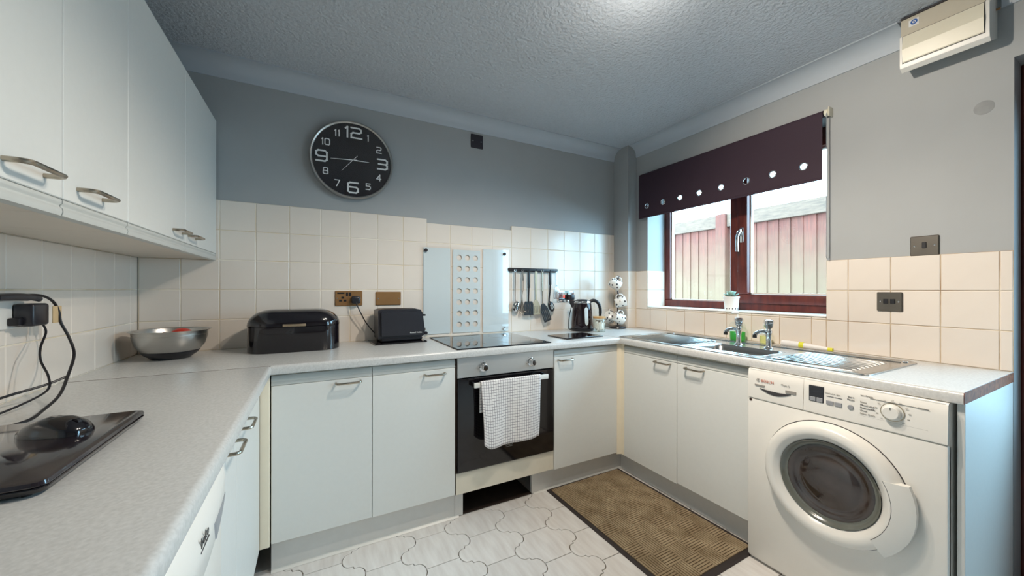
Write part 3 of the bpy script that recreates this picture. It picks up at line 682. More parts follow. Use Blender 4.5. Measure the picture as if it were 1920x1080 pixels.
for i, s_ in enumerate(('Rinse', 'Mixed Load', 'Delicate/Silk', 'Wool', 'Super Quick')):
    lettering(s_, 0.0080, (FX - 0.0008 - 0.0006 * i, 0.580, 0.7915 - 0.0098 * i), 'right', 'grey_print' if i % 4 == 0 else 'dark_print', pan, align='LEFT')
lettering('Spin/Empty', 0.0075, (FX + 0.0010, 0.580, 0.8150), 'right', 'grey_print', pan, align='LEFT'); lettering('Cottons', 0.0080, (FX - 0.0004, 0.440, 0.8095), 'right', 'grey_print', pan, align='LEFT')
MB().box(FX - 0.0004, FX + 0.004, 0.415, 0.555, 0.8100, 0.8104).box(FX - 0.0022, FX + 0.004, 0.415, 0.585, 0.7438, 0.7443).build('rule', 'grey_print', pan)
kn = MB().lathe([(0, 0.020), (0.019, 0.020), (0.022, 0.017), (0.024, 0.004), (0.0275, 0.003), (0.0275, 0)], (FX - 0.0005, 0.497, 0.7785), 32, '-x').build('dial', 'white_plastic', pan)
MB().lathe([(0.0277, 0), (0.0277, 0.0022), (0.0300, 0.0022), (0.0300, 0)], (FX - 0.0008, 0.497, 0.7785), 32, '-x').build('dial_ring', 'tan_utensil', kn)
MB().box(FX - 0.0212, FX - 0.0202, 0.4960, 0.4980, 0.7880, 0.7970).build('pointer', 'dark_print', kn)
for a, s_ in ((0, 'off'), (28, '90'), (56, '60'), (84, '40'), (112, '30'), (140, '60'), (-28, '30'), (-56, '40'), (-84, '30'), (-112, '40'), (-140, '30')):
    lettering(s_, 0.0068, (0.497 - 0.041 * sin(radians(a)), FX - 0.0020, 0.7785 + 0.038 * cos(radians(a))) if False else (FX - 0.0022 + 0.0005, 0.497 - 0.041 * sin(radians(a)), 0.7785 + 0.038 * cos(radians(a))), 'right', 'grey_print', pan)
MB().lathe([(0.0, 0.001), (0.006, 0.001), (0.006, 0)], (FX - 0.001, 0.952, 0.703), 12, '-x').build('rust_spot', 'chip', wm)
# door: ring, bowl glass, drum
DC = (FX, 0.668, 0.470)
ring = MB().lathe([(0.150, 0.016), (0.1525, 0.024), (0.160, 0.032), (0.171, 0.0435), (0.178, 0.0470), (0.196, 0.0465), (0.206, 0.040), (0.213, 0.024), (0.2165, 0.010), (0.2165, 0.0)], DC, 64, '-x').build('door', 'white', wm, smooth=60)
MB().lathe([(0.2160, 0.0), (0.2195, 0.0), (0.2195, 0.002), (0.2160, 0.002)], DC, 64, '-x').build('door_seam', 'dark_print', ring)
MB().lathe([(0.1525, 0.030), (0.148, 0.028), (0.144, 0.020), (0.138, 0.0145), (0.1335, 0.0150), (0.1325, 0.012), (0.126, 0.006)], DC, 64, '-x').build('door_collar', 'collar', ring, smooth=60)
MB().lathe([(0, 0.0170), (0.04, 0.0160), (0.07, 0.0125), (0.088, 0.0070), (0.094, 0.0045), (0.101, 0.0042), (0.114, 0.0085), (0.125, 0.0145), (0.1325, 0.0135), (0.1325, 0.006)], DC, 56, '-x').build('door_glass', 'drum', ring, smooth=60)
# handle segment on the hinge-opposite side
def arc(r, a0, a1, n=10): return [(DC[1] - r * cos(radians(a0 + (a1 - a0) * i / n)), DC[2] + r * sin(radians(a0 + (a1 - a0) * i / n))) for i in range(n + 1)]
ai, ao = arc(0.183, 28, -44), arc(0.236, 22, -47)
MB().rings([[(FX - 0.0490, *p), (FX - 0.0470 + 0.004, p[0] * 0.35 + q[0] * 0.65, p[1] * 0.35 + q[1] * 0.65), (FX - 0.034, *q), (FX - 0.016, *q), (FX - 0.016, *p)] for p, q in zip(ai, ao)]).build('door_handle', 'white', ring, smooth=30)
MB().rings([[(FX - 0.0488, *p), (FX - 0.0488, *q), (FX - 0.04, *q), (FX - 0.04, *p)] for p, q in zip(arc(0.1815, 28, -44), arc(0.1832, 28, -44))]).build('handle_seam', 'dark_print', ring, smooth=30)

# ================================================================== DISHWASHER in the left run
dw = thing('dishwasher', 'white dishwasher built under the left worktop beside the narrow cabinet', 'dishwasher', (-0.45, 0.695, 0))
MB().box(-0.72, -0.200, 0.398, 0.990, 0.02, 0.836).build('body', 'white', dw)
dd = MB().box(-0.200, -0.178, 0.398, 0.990, 0.12, 0.700, 0.004, 2).build('door', 'white', dw)
def bow(y): return 0.016 * (1 - ((y - 0.694) / 0.296) ** 2)
m = MB(); rings_ = []
for i in range(17):
    y = 0.398 + 0.592 * i / 16; b = bow(y)
    rings_.append([(-0.205, y, 0.834), (-0.186, y, 0.834), (-0.178 + b * 0.4, y, 0.826), (-0.172 + b, y, 0.79), (-0.172 + b, y, 0.745 - 0.8 * b), (-0.180 + b, y, 0.735 - 0.8 * b), (-0.205, y, 0.730)])
fc = m.rings(rings_).build('control_panel', 'white', dw, smooth=40)
for ya_, yb2 in ((0.985, 0.830), (0.405, 0.575)):
    rings_ = []
    for i in range(9):
        t_ = i / 8; y = ya_ + (yb2 - ya_) * t_; x = -0.172 + bow(y); h_ = 0.004 + 0.030 * t_; zc_ = 0.752
        rings_.append([(x + 0.0008, y, zc_ + h_ * 0.5), (x + 0.0008, y + (0.014 * t_ if ya_ > yb2 else -0.014 * t_), zc_ - h_ * 0.5), (x - 0.004, y, zc_ - h_ * 0.5), (x - 0.004, y, zc_ + h_ * 0.5)])
    MB().rings(rings_).build('grip_recess', 'grey_plastic', dw, smooth=40)
lettering('beko', 0.024, (-0.1560, 0.752, 0.792), 'left', 'dark_print', fc, 'logo', align='CENTER'); MB().box(-0.1580, -0.1556, 0.728, 0.778, 0.7780, 0.7800).build('logo_bar', 'dark_print', fc)

# ================================================================== SINK
sk = thing('kitchen_sink', 'stainless steel sink with two ribbed drainers below the window', 'sink', (1.98, 1.2, ZW))
SX0, SX1, SY0, SY1 = 1.738, 2.226, 0.575, 1.800; bx0, bx1, by0, by1 = 1.800, 2.000, 0.975, 1.300
zt = ZW + 0.004
m = MB()
m.box(SX0, SX1, SY0, by0 - 0.012, ZW + 0.0003, zt, 0.0015).box(SX0, SX1, by1 + 0.012, SY1, ZW + 0.0003, zt, 0.0015).box(SX0, bx0 - 0.012, by0 - 0.014, by1 + 0.014, ZW + 0.0003, zt, 0.0015).box(bx1 + 0.012, SX1, by0 - 0.014, by1 + 0.014, ZW + 0.0003, zt, 0.0015)
m.build('deck', 'sink_steel', sk)
# raised rim all round
rim = MB()
o_ = rrect(SX0 - 0.004, SX1 + 0.004, SY0 - 0.004, SY1 + 0.004, 0.025, 4); i1 = rrect(SX0 + 0.004, SX1 - 0.004, SY0 + 0.004, SY1 - 0.004, 0.02, 4); i2 = rrect(SX0 + 0.012, SX1 - 0.012, SY0 + 0.012, SY1 - 0.012, 0.016, 4)
rim.rings([[(a, b, ZW + 0.0003) for a, b in o_], [(a, b, ZW + 0.005) for a, b in o_], [(a, b, ZW + 0.0075) for a, b in i1], [(a, b, zt) for a, b in i2]], cap=False)
rim.build('rim', 'sink_steel', sk, smooth=60)
# bowl
lv = [(0.016, 0.0, 0.03), (0.010, 0.0015, 0.03), (0.0, -0.010, 0.035), (-0.006, -0.05, 0.04), (-0.012, -0.13, 0.05), (-0.035, -0.155, 0.05)]
bo = MB(); rg = []
for d_, dz, rr_ in lv: rg.append([(a, b, zt + dz) for a, b in rrect(bx0 - d_, bx1 + d_, by0 - d_, by1 + d_, rr_, 5)])
n_ = len(rg[0]); bo.rings(rg, cap=False); bo.f.append(tuple(range((len(rg) - 1) * n_, len(rg) * n_)))
bw_ = bo.build('bowl', 'sink_steel', sk, smooth=50)
MB().lathe([(0, 0.003), (0.032, 0.003), (0.036, 0.0005)], (1.90, 1.14, zt - 0.155), 24).build('waste', 'chrome', bw_)
# drainer ribs
for (a, b) in ((SY0 + 0.05, by0 - 0.06), (by1 + 0.06, SY1 - 0.06)):
    m = MB()
    for i in range(9):
        x = 1.790 + i * 0.036; m.tube([(x, a, zt - 0.001), (x, a + 0.012, zt + 0.0005), (x, b - 0.012, zt + 0.0005), (x, b, zt - 0.001)], [0.002, 0.0055, 0.0055, 0.002], 8)
    m.build('drainer_ribs', 'sink_steel', sk)
MB().box(2.155, 2.163, SY0 + 0.03, SY1 - 0.03, zt - 0.001, zt + 0.004, 0.002).build('back_ridge', 'sink_steel', sk)
for yy in (1.745, 0.60): MB().lathe([(0, 0.004), (0.008, 0.004), (0.011, 0)], (2.19, yy, zt), 14).build('fixing', 'chrome', sk)

def tap(label, x, y):
    t_ = thing('tap', label, 'tap', (x, y, zt), 'pair of chrome pillar taps')
    MB().lathe([(0, 0), (0.021, 0), (0.0215, 0.004), (0.016, 0.008), (0.0125, 0.014), (0.0125, 0.06), (0.0165, 0.078), (0.0175, 0.090), (0.013, 0.098), (0, 0.098)], n=20).build('pillar', 'chrome', t_, world=False)
    MB().tube(curve([(0, 0, 0.080), (-0.022, 0.012, 0.088), (-0.048, 0.026, 0.084), (-0.062, 0.034, 0.072)], 5), 0.0095, 12).build('spout', 'chrome', t_, world=False)
    MB().lathe([(0, 0), (0.0098, 0), (0.0098, 0.016), (0, 0.016)], (-0.063, 0.0345, 0.056), 14).build('nozzle', 'tap_dark', t_, world=False)
    h = MB(); n = 24
    for (r, z, a) in ((0.009, 0.098, 0), (0.012, 0.103, 0.02), (0.019, 0.112, 0.10), (0.0225, 0.138, 0.10), (0.0205, 0.146, 0.06), (0.0, 0.149, 0)):
        pass
    rg_ = []
    for (r, z, a) in ((0.009, 0.097, 0), (0.012, 0.103, 0.03), (0.0185, 0.112, 0.10), (0.0225, 0.138, 0.10), (0.0205, 0.147, 0.06), (0.012, 0.149, 0.0)):
        rg_.append([(r * (1 + a * cos(4 * 2 * pi * i / n)) * cos(2 * pi * i / n), r * (1 + a * cos(4 * 2 * pi * i / n)) * sin(2 * pi * i / n), z) for i in range(n)])
    h.rings(rg_).build('head', 'chrome', t_, world=False, smooth=50)
tap('left chrome pillar tap, in front of the green soap bottle', 2.066, 1.222)
tap('right chrome pillar tap, in front of the pale yellow bottle', 2.073, 1.072)

def bottle(label, x, y, liq, fill, pump, hgt, rx, ry):
    b_ = thing('soap_bottle', label, 'bottle', (x, y, ZW + 0.0005), 'soap bottles behind the taps')
    def ell(rx_, ry_, z): return [(rx_ * cos(2 * pi * i / 24), ry_ * sin(2 * pi * i / 24), z) for i in range(24)]
    MB().rings([ell(rx * .92, ry * .92, 0), ell(rx, ry, 0.006), ell(rx, ry, hgt * .72), ell(rx * .8, ry * .85, hgt * .85), ell(0.013, 0.013, hgt * .95), ell(0.012, 0.012, hgt)]).build('bottle_shell', 'jar_glass', b_, world=False)
    MB().rings([ell(rx * .88, ry * .88, 0.003), ell(rx * .95, ry * .95, 0.008), ell(rx * .95, ry * .95, fill)]).build('liquid', liq, b_, world=False)
    m_ = MB().cyl((0, 0, hgt), 0.014, 0.018, n=16, b=0.002)
    if pump: m_.cyl((0, 0, hgt + 0.018), 0.004, 0.022, n=10).tube([(0.004, -0.002, hgt + 0.043), (-0.02, 0.012, hgt + 0.043), (-0.032, 0.019, hgt + 0.038)], [0.008, 0.006, 0.004], 10)
    else: m_.cyl((0, 0, hgt + 0.018), 0.008, 0.010, n=14, b=0.002)
    m_.build('pump' if pump else 'cap', 'white_plastic', b_, world=False)
bottle('clear pump bottle of green hand soap behind the left tap', 2.262, 1.345, 'green_soap', 0.055, True, 0.125, 0.030, 0.047)
bottle('flat clear bottle with pale yellow liquid behind the right tap', 2.270, 1.190, 'yellow_soap', 0.045, False, 0.095, 0.022, 0.032)
cl = thing('rolled_cloth', 'white rolled cloth with yellow bands lying along wall behind the sink', 'cloth', (2.268, 0.99, ZW))
MB().tube([(2.268, 1.105, ZW + 0.0175), (2.272, 1.04, ZW + 0.017), (2.276, 0.975, ZW + 0.0135), (2.280, 0.885, ZW + 0.0095)], [0.016, 0.0155, 0.0125, 0.008], 14).build('roll', 'pot', cl)
for y, r in ((1.012, 0.0150), (0.888, 0.0086)): MB().tube([(2.2735, y + 0.012, ZW + r + 0.0008), (2.2745, y - 0.008, ZW + r + 0.0004)], r + 0.0006, 14).build('band', 'yellow', cl)

# ================================================================== WINDOW SILL PLANT
pt = thing('potted_succulent', 'small grey-green succulent in a white pot on the window sill', 'plant', (XR + 0.075, 1.462, SILL))
pot = MB().lathe([(0, 0), (0.036, 0), (0.038, 0.002), (0.045, 0.080), (0.0475, 0.082), (0.0475, 0.090), (0.044, 0.090), (0.042, 0.080), (0, 0.080)], n=28).build('pot', 'pot', pt, world=False)
m = MB()
for i in range(14):
    a = 2 * pi * i / 14 + 0.05
    if i % 5 != 4: m.add(*MB().box(-0.003, 0.003, -0.0006, 0.0006, 0.006, 0.015).xf(Matrix.Rotation(a, 4, 'Z') @ Matrix.Translation((0, -0.0393, 0.002)) @ Matrix.Rotation(-0.06, 4, 'X')).__dict__.values())
m.build('printed_band', 'dark_print', pot, world=False)
MB().lathe([(0, 0.083), (0.041, 0.083), (0.0415, 0.080)], n=20).build('soil', 'soil', pt, world=False)
for ring_, (n, tilt, ln) in enumerate(((7, 68, 0.052), (6, 45, 0.045), (4, 18, 0.036))):
    for i in range(n):
        lf = MB(); a = 2 * pi * i / n + ring_ * 0.5; L = ln; rg_ = []
        for t, w_ in ((0, 0.3), (0.3, 0.8), (0.6, 1.0), (0.85, 0.65), (1.0, 0.08)):
            rg_.append([(0.0125 * w_ * cos(2 * pi * k / 8), 0.0048 * w_ * sin(2 * pi * k / 8) + 0.006 * t * t, L * t) for k in range(8)])
        lf.rings(rg_).xf(Matrix.Translation((0, 0, 0.084 + 0.004 * ring_)) @ Matrix.Rotation(a, 4, 'Z') @ Matrix.Rotation(radians(tilt), 4, 'X')).build('leaf', 'succulent', pt, world=False)

# ================================================================== ROLLER BLIND with eyelets
rb = thing('roller_blind', 'dark aubergine roller blind with metal eyelets over the window', 'blind', (XR - 0.035, 1.54, 1.752))
bx, ya, yb_, z0, z1 = XR - 0.030, 0.930, 2.146, 1.753, 2.085
GY = [2.0655, 1.914, 1.767, 1.618, 1.465, 1.308, 1.163, 1.013]; GZ = 1.8415; hr = 0.0165
mids = [yb_] + [(a + b) / 2 for a, b in zip(GY, GY[1:])] + [ya]
m = MB(); zc0, zc1 = GZ - 0.05, GZ + 0.05; n = 32
def sheet(pts_fn, fs_): pass
for i, gy in enumerate(GY):
    hi_, lo_ = mids[i], mids[i + 1]; inn, out = [], []
    for k in range(n):
        a = 2 * pi * k / n; ca, sa = cos(a), sin(a); inn.append((bx, gy + hr * ca, GZ + hr * sa))
        ty = ((hi_ - gy) / ca if ca > 0 else (lo_ - gy) / ca) if abs(ca) > 1e-6 else 1e9
        tz = ((zc1 - GZ) / sa if sa > 0 else (zc0 - GZ) / sa) if abs(sa) > 1e-6 else 1e9
        t_ = min(ty, tz); out.append((bx, gy + t_ * ca, GZ + t_ * sa))
    # exact corners
    for cy, cz in ((hi_, zc1), (lo_, zc1), (lo_, zc0), (hi_, zc0)):
        k = min(range(n), key=lambda q: (out[q][1] - cy) ** 2 + (out[q][2] - cz) ** 2); out[k] = (bx, cy, cz)
    m.add(inn + out, [(k, (k + 1) % n, n + (k + 1) % n, n + k) for k in range(n)])
m.add([(bx, ya, z0), (bx, yb_, z0), (bx, yb_, zc0), (bx, ya, zc0)], [(0, 1, 2, 3)]); m.add([(bx, ya, zc1), (bx, yb_, zc1), (bx, yb_, z1), (bx, ya, z1)], [(0, 1, 2, 3)])
fab = m.build('fabric', 'blind', rb, smooth=0); md = fab.modifiers.new('thickness', 'SOLIDIFY'); md.thickness = 0.0012; md.offset = 0
MB().box(bx - 0.004, bx + 0.004, ya, yb_, z0 - 0.003, z0 + 0.010, 0.003).build('bottom_bar', 'blind', rb)
for gy in GY: MB().lathe([(hr - 0.0015, -0.002), (hr - 0.0005, 0.003), (hr + 0.003, 0.0035), (hr + 0.0055, 0.001), (hr + 0.0055, -0.002)], (bx, gy, GZ), 28, '-x').build('eyelet', 'chrome', rb, smooth=60)
MB().cyl((XR - 0.012, ya, 2.090), 0.0165, yb_ - ya, 'y', 20).build('roller', 'blind', rb)
br = MB().box(XR - 0.034, XR + 0.007, 0.900, 0.906, 2.066, 2.114, 0.003).cyl((XR - 0.014, 0.906, 2.090), 0.018, 0.020, 'y', 20, 0.003).build('bracket', 'ivory', rb)
m = MB()
def chain_side(x, y): return [(x, y, 2.088 - 0.735 * i / 147) for i in range(148)]
for x_, y_ in ((XR - 0.030, 0.9125), (XR + 0.002, 0.9125)):
    for p_ in chain_side(x_, y_): m.sphere(p_, 0.0021, 6)
    m.tube([(x_, y_, 2.088), (x_, y_, 1.353)], 0.0008, 5)
m.tube([(XR - 0.030 + 0.032 * i / 8, 0.9125, 1.353 - 0.010 * sin(pi * i / 8)) for i in range(9)], 0.0016, 6)
tag(m.build('bead_chain', 'grey_plastic', rb, smooth=60), kind='stuff')

# ================================================================== SPLASHBACK
sb = thing('glass_splashback', 'clear glass splashback with frosted panels behind the hob', 'splashback', (0.90, YB - 0.006, ZW))
gx0, gx1, gz0, gz1 = 0.585, 1.221, 0.886, 1.470
MB().box(gx0, gx1, YB - 0.013, YB - 0.007, gz0, gz1, 0.001).build('glass_sheet', 'glass', sb, smooth=0)
yp = YB - 0.0062
MB().box(0.607, 0.786, yp - 0.0004, yp, 0.898, 1.458).build('frosted_panel', 'frost', sb, smooth=0)
MB().box(1.022, gx1 - 0.001, yp - 0.0004, yp, 0.890, 1.466).build('frosted_panel', 'frost', sb, smooth=0)
m = MB(); hx = [0.8485, 0.9065, 0.9645]; hz = [0.9515 + k * 0.0748 for k in range(7)]; px = [0.8045, 0.8775, 0.9355, 1.0010]; r = 0.0185; n = 24
pz = [0.9141] + [0.9515 + 0.0374 + k * 0.0748 for k in range(7)]
for i, cx in enumerate(hx):
    for j, cz in enumerate(hz):
        inn, out = [], []
        for k in range(n):
            a = 2 * pi * k / n; ca, sa = cos(a), sin(a); inn.append((cx + r * ca, yp - 0.0004, cz + r * sa))
            tx = ((px[i + 1] - cx) / ca if ca > 0 else (px[i] - cx) / ca) if abs(ca) > 1e-6 else 1e9; tz = ((pz[j + 1] - cz) / sa if sa > 0 else (pz[j] - cz) / sa) if abs(sa) > 1e-6 else 1e9
            t_ = min(tx, tz); out.append((cx + t_ * ca, yp - 0.0004, cz + t_ * sa))
        for qx, qz in ((px[i + 1], pz[j + 1]), (px[i], pz[j + 1]), (px[i], pz[j]), (px[i + 1], pz[j])):
            k = min(range(n), key=lambda q: (out[q][0] - qx) ** 2 + (out[q][2] - qz) ** 2); out[k] = (qx, yp - 0.0004, qz)
        m.add(inn + out, [(k, (k + 1) % n, n + (k + 1) % n, n + k) for k in range(n)])
for za, zb in ((0.898, pz[0]), (pz[-1], 1.452)): m.add([(px[0], yp - 0.0004, za), (px[3], yp - 0.0004, za), (px[3], yp - 0.0004, zb), (px[0], yp - 0.0004, zb)], [(0, 1, 2, 3)])
fp = m.build('frosted_panel', 'frost', sb, smooth=0); fp['label'] = 'frosted strip with three columns of clear dots'
for x in (0.622, 1.1845):
    for z in (0.908, 1.4385): MB().lathe([(0, 0.010), (0.006, 0.010), (0.0105, 0.006), (0.0115, 0.0)], (x, YB - 0.013, z), 18, '-y').build('screw_cap', 'black_nickel' if x < 1 or z > 1 else 'chrome', sb)

# ================================================================== UTENSIL RACK AND UTENSILS
ur = thing('utensil_rack', 'black wall rail with hooks for utensils beside the splashback', 'rack', (1.43, YB, 1.33))
MB().box(1.214, 1.640, YB - 0.022, YB - 0.010, 1.316, 1.343, 0.005, 2).build('rail', 'black_plastic', ur)
for x in (1.225, 1.628): MB().cyl((x, YB - 0.010, 1.33), 0.011, 0.010, 'y', 16).build('fixing', 'black_plastic', ur)
UX = [1.258, 1.318, 1.371, 1.433, 1.488, 1.557, 1.616]
for x in UX: MB().tube([(x, YB - 0.020, 1.322), (x, YB - 0.036, 1.318), (x, YB - 0.042, 1.328), (x, YB - 0.042, 1.335)], 0.0022, 6).build('hook', 'black_plastic', ur)
UY = YB - 0.0385
def slotted(m_, poly_fn, x0, x1, z0, z1, slots, tilt=0.0, y=0.0):
    """Flat blade made as bars around its slots."""
    n = 2 * slots + 1; wd = (x1 - x0) / n
    top, bot = z1 - (z1 - z0) * 0.22, z0 + (z1 - z0) * 0.12
    m_.prism([(x0 + 0.010, z1), (x1 - 0.010, z1), (x1, top), (x0, top)], y - 0.0012, y + 0.0012, 'xz')
    m_.box(x0, x1, y - 0.0012, y + 0.0012, z0, bot, 0.001)
    for i in range(0, n, 2):
        e0 = x0 + wd * i - (wd * 0.28 if 0 < i else 0); e1 = x0 + wd * (i + 1) + (wd * 0.28 if i < n - 1 else 0); m_.box(e0, e1, y - 0.0012, y + 0.0012, bot - 0.001, top + 0.001)
    return m_
def utensil(label, x, name, group='utensils on the black rail', rot=0.0):
    t_ = thing(name, label, 'utensil', (x, UY, 1.322), group); t_.rotation_euler = (0, rot, 0); return t_
def loop(m_, r=0.007): return m_.tube([(r * cos(2 * pi * i / 12), 0, r * sin(2 * pi * i / 12) + 0.001) for i in range(12)], 0.0018, 6, closed=True)
# 1 slotted ladle-spoon
t = utensil('steel slotted spoon, first utensil from the splashback', UX[0], 'slotted_spoon')
loop(MB()).tube([(0, 0, -0.006), (0, -0.002, -0.10), (0, 0, -0.205), (0.002, -0.004, -0.225)], [0.0055, 0.005, 0.003, 0.003], 8).build('handle', 'chrome', t, world=False)
m = MB(); rg = []
for (r, y) in ((0.002, 0.0), (0.018, -0.003), (0.027, -0.010), (0.030, -0.018), (0.0285, -0.0182), (0.0255, -0.011), (0.016, -0.004), (0.001, -0.001)): rg.append([(r * cos(2 * pi * k / 20) * 0.95, -y - 0.012, r * 1.35 * sin(2 * pi * k / 20)) for k in range(20)])
m.rings(rg).xf(Matrix.Translation((0.010, 0, -0.258)) @ Matrix.Rotation(0.35, 4, 'Y'))
bl = m.build('bowl', 'chrome', t, world=False, smooth=60)
m = MB()
for k in (-1, 0, 1): m.box(k * 0.011 - 0.002, k * 0.011 + 0.002, -0.0135, -0.0115, -0.022, 0.022, 0.001)
m.xf(Matrix.Translation((0.010, 0, -0.258)) @ Matrix.Rotation(0.35, 4, 'Y')).build('slot', 'tap_dark', bl, world=False)
# 2 steel tongs / whisk
t = utensil('steel whisk with dark wire balls, second utensil from the splashback', UX[1], 'ball_whisk')
loop(MB()).tube([(0, 0, -0.006), (0, 0, -0.05), (-0.001, 0, -0.14), (-0.003, 0, -0.17)], [0.005, 0.0085, 0.008, 0.004], 10).build('handle', 'chrome', t, world=False)
m = MB()
for k in range(7):
    a = 2 * pi * k / 7; ex, ey = 0.022 * cos(a), 0.012 * sin(a); m.tube([(-0.003, 0, -0.17), (-0.004 + ex * 0.2, ey * 0.2, -0.22), (-0.002 + ex * 0.7, ey * 0.6, -0.275), (ex, ey, -0.292 - 0.006 * (k % 3))], 0.0014, 5).sphere((ex, ey, -0.295 - 0.006 * (k % 3)), 0.0045, 8)
m.build('wires', 'pewter', t, world=False)
# 3 black slotted turner
t = utensil('black slotted turner, third utensil from the splashback', UX[2], 'slotted_turner')
m = loop(MB()).box(-0.0105, 0.0105, -0.004, 0.004, -0.125, -0.005, 0.003, 2).tube([(0, 0, -0.12), (-0.002, 0, -0.20), (-0.003, 0, -0.232)], [0.006, 0.0048, 0.006], 8); m.build('handle', 'black_plastic', t, world=False)
slotted(MB(), None, -0.043, 0.037, -0.322, -0.222, 5, y=-0.002).build('blade', 'black_plastic', t, world=False)
# 4 warm steel turner
t = utensil('warm-toned steel slotted turner between two black turners', UX[3], 'slotted_turner')
MB().prism([(-0.010, -0.002), (0.010, -0.002), (0.006, -0.21), (-0.006, -0.21)], -0.0015, 0.0015, 'xz').build('handle', 'tan_utensil', t, world=False)
m = slotted(MB(), None, -0.038, 0.038, -0.320, -0.240, 5, y=0.002).prism([(-0.006, -0.205), (0.006, -0.205), (0.030, -0.242), (-0.030, -0.242)], 0.0005, 0.0032, 'xz'); m.build('blade', 'tan_utensil', t, world=False)
# 5 steel-handled black turner, hanging tilted
t = utensil('long black slotted turner with steel handle, blade tilted to the right', UX[4], 'slotted_turner')
loop(MB()).box(-0.0075, 0.0075, -0.003, 0.003, -0.150, -0.004, 0.002).tube([(0, 0, -0.15), (0, -0.002, -0.24), (-0.001, -0.003, -0.258)], [0.004, 0.0035, 0.005], 8).build('handle', 'nickel', t, world=False)
m = slotted(MB(), None, -0.033, 0.033, -0.118, 0.0, 4).prism([(-0.012, 0.022), (0.012, 0.022), (0.024, -0.002), (-0.024, -0.002)], -0.0016, 0.0016, 'xz').xf(Matrix.Translation((0.006, -0.005, -0.262)) @ Matrix.Rotation(-0.36, 4, 'Y'))
m.build('blade', 'black_plastic', t, world=False)
# 6 black slotted spoon
t = utensil('black slotted spoon, second utensil from the right end of rail', UX[5], 'slotted_spoon')
loop(MB()).box(-0.010, 0.010, -0.004, 0.004, -0.10, -0.004, 0.003, 2).tube(curve([(0, 0, -0.10), (-0.002, 0, -0.15), (-0.008, 0, -0.20), (-0.012, -0.004, -0.228)], 4), 0.0055, 8).build('handle', 'black_plastic', t, world=False)
m = MB(); rg = []
for (r, y) in ((0.002, -0.006), (0.016, -0.005), (0.026, 0.002), (0.0265, 0.0035), (0.0255, 0.004), (0.016, -0.002), (0.001, -0.003)): rg.append([(r * cos(2 * pi * k / 20), y - 0.006, r * 1.55 * sin(2 * pi * k / 20)) for k in range(20)])
m.rings(rg).xf(Matrix.Translation((0.008, 0, -0.262)) @ Matrix.Rotation(-0.42, 4, 'Y')); bl = m.build('bowl', 'black_plastic', t, world=False, smooth=60)
m = MB()
for k in (-1, 0, 1): m.box(k * 0.010 - 0.0022, k * 0.010 + 0.0022, -0.0145, -0.0115, -0.022 + 0.004 * abs(k), 0.020 - 0.004 * abs(k), 0.001)
m.xf(Matrix.Translation((0.008, 0, -0.262)) @ Matrix.Rotation(-0.42, 4, 'Y')).build('slot', 'frost', bl, world=False)
# 7 steel fork/fish slice
t = utensil('steel slotted fork hanging at the right end of rail', UX[6], 'serving_fork')
loop(MB()).prism([(-0.007, -0.004), (0.007, -0.004), (0.0045, -0.11), (-0.0045, -0.11)], -0.0015, 0.0015, 'xz').build('handle', 'chrome', t, world=False)
m = MB().prism([(-0.0045, -0.105), (0.0045, -0.105), (0.022, -0.140), (-0.026, -0.140)], -0.0015, 0.0015, 'xz').box(-0.028, 0.024, -0.0014, 0.0014, -0.205, -0.199)
for k in range(5): m.box(-0.0275 + k * 0.0120, -0.0275 + k * 0.0120 + 0.0035, -0.0014, 0.0014, -0.203, -0.138)
m.build('blade', 'chrome', t, world=False)

# ================================================================== ELECTRICAL PLATES
def plate(name, label, cat, face, c, w_, h_, m, d=0.008, group=None):
    o = thing(name, label, cat, c, group)
    if face == 'back': MB().box(c[0] - w_ / 2, c[0] + w_ / 2, c[1] - d, c[1], c[2] - h_ / 2, c[2] + h_ / 2, 0.003).build('cover_plate', m, o)
    elif face == 'right': MB().box(c[0] - d, c[0], c[1] - w_ / 2, c[1] + w_ / 2, c[2] - h_ / 2, c[2] + h_ / 2, 0.003).build('cover_plate', m, o)
    else: MB().box(c[0], c[0] + d, c[1] - w_ / 2, c[1] + w_ / 2, c[2] - h_ / 2, c[2] + h_ / 2, 0.003).build('cover_plate', m, o)
    return o
def screws(o, face, c, dx, d=0.008):
    for s_ in (-1, 1):
        if face == 'back': MB().lathe([(0, 0.0015), (0.003, 0.0012), (0.004, 0)], (c[0] + s_ * dx, c[1] - d, c[2]), 12, '-y').build('screw', 'chrome', o)
        else: MB().lathe([(0, 0.0015), (0.003, 0.0012), (0.004, 0)], (c[0] - d, c[1] + s_ * dx, c[2]), 12, '-x').build('screw', 'chrome', o)
c = (0.979, WB, 2.206); o = plate('blank_plate', 'square black blanking plate high on back wall under the coving', 'socket plate', 'back', c, 0.088, 0.094, 'black_nickel'); screws(o, 'back', c, 0.030)
c = (0.1705, YB, 1.134); o = plate('wall_socket', 'brass double wall socket above the bread bin end', 'socket', 'back', c, 0.146, 0.087, 'brass'); screws(o, 'back', c, 0.062)
m = MB()
for dx, dz in ((-0.033, 0.004), (-0.045, -0.013), (-0.021, -0.013)): m.box(c[0] + dx - 0.0075, c[0] + dx + 0.0075, c[1] - 0.0095, c[1] - 0.0075, c[2] + dz - 0.006, c[2] + dz + 0.006, 0.001)
m.build('socket_holes', 'black_plastic', o)
for dx in (-0.010, 0.006): MB().box(c[0] + dx - 0.0055, c[0] + dx + 0.0055, c[1] - 0.0115, c[1] - 0.0075, c[2] + 0.014, c[2] + 0.034, 0.001).build('rocker', 'black_plastic', o)
MB().box(c[0] - 0.062, c[0] - 0.024, c[1] - 0.0095, c[1] - 0.0075, c[2] + 0.026, c[2] + 0.034, 0.001).build('rocker', 'black_plastic', o)
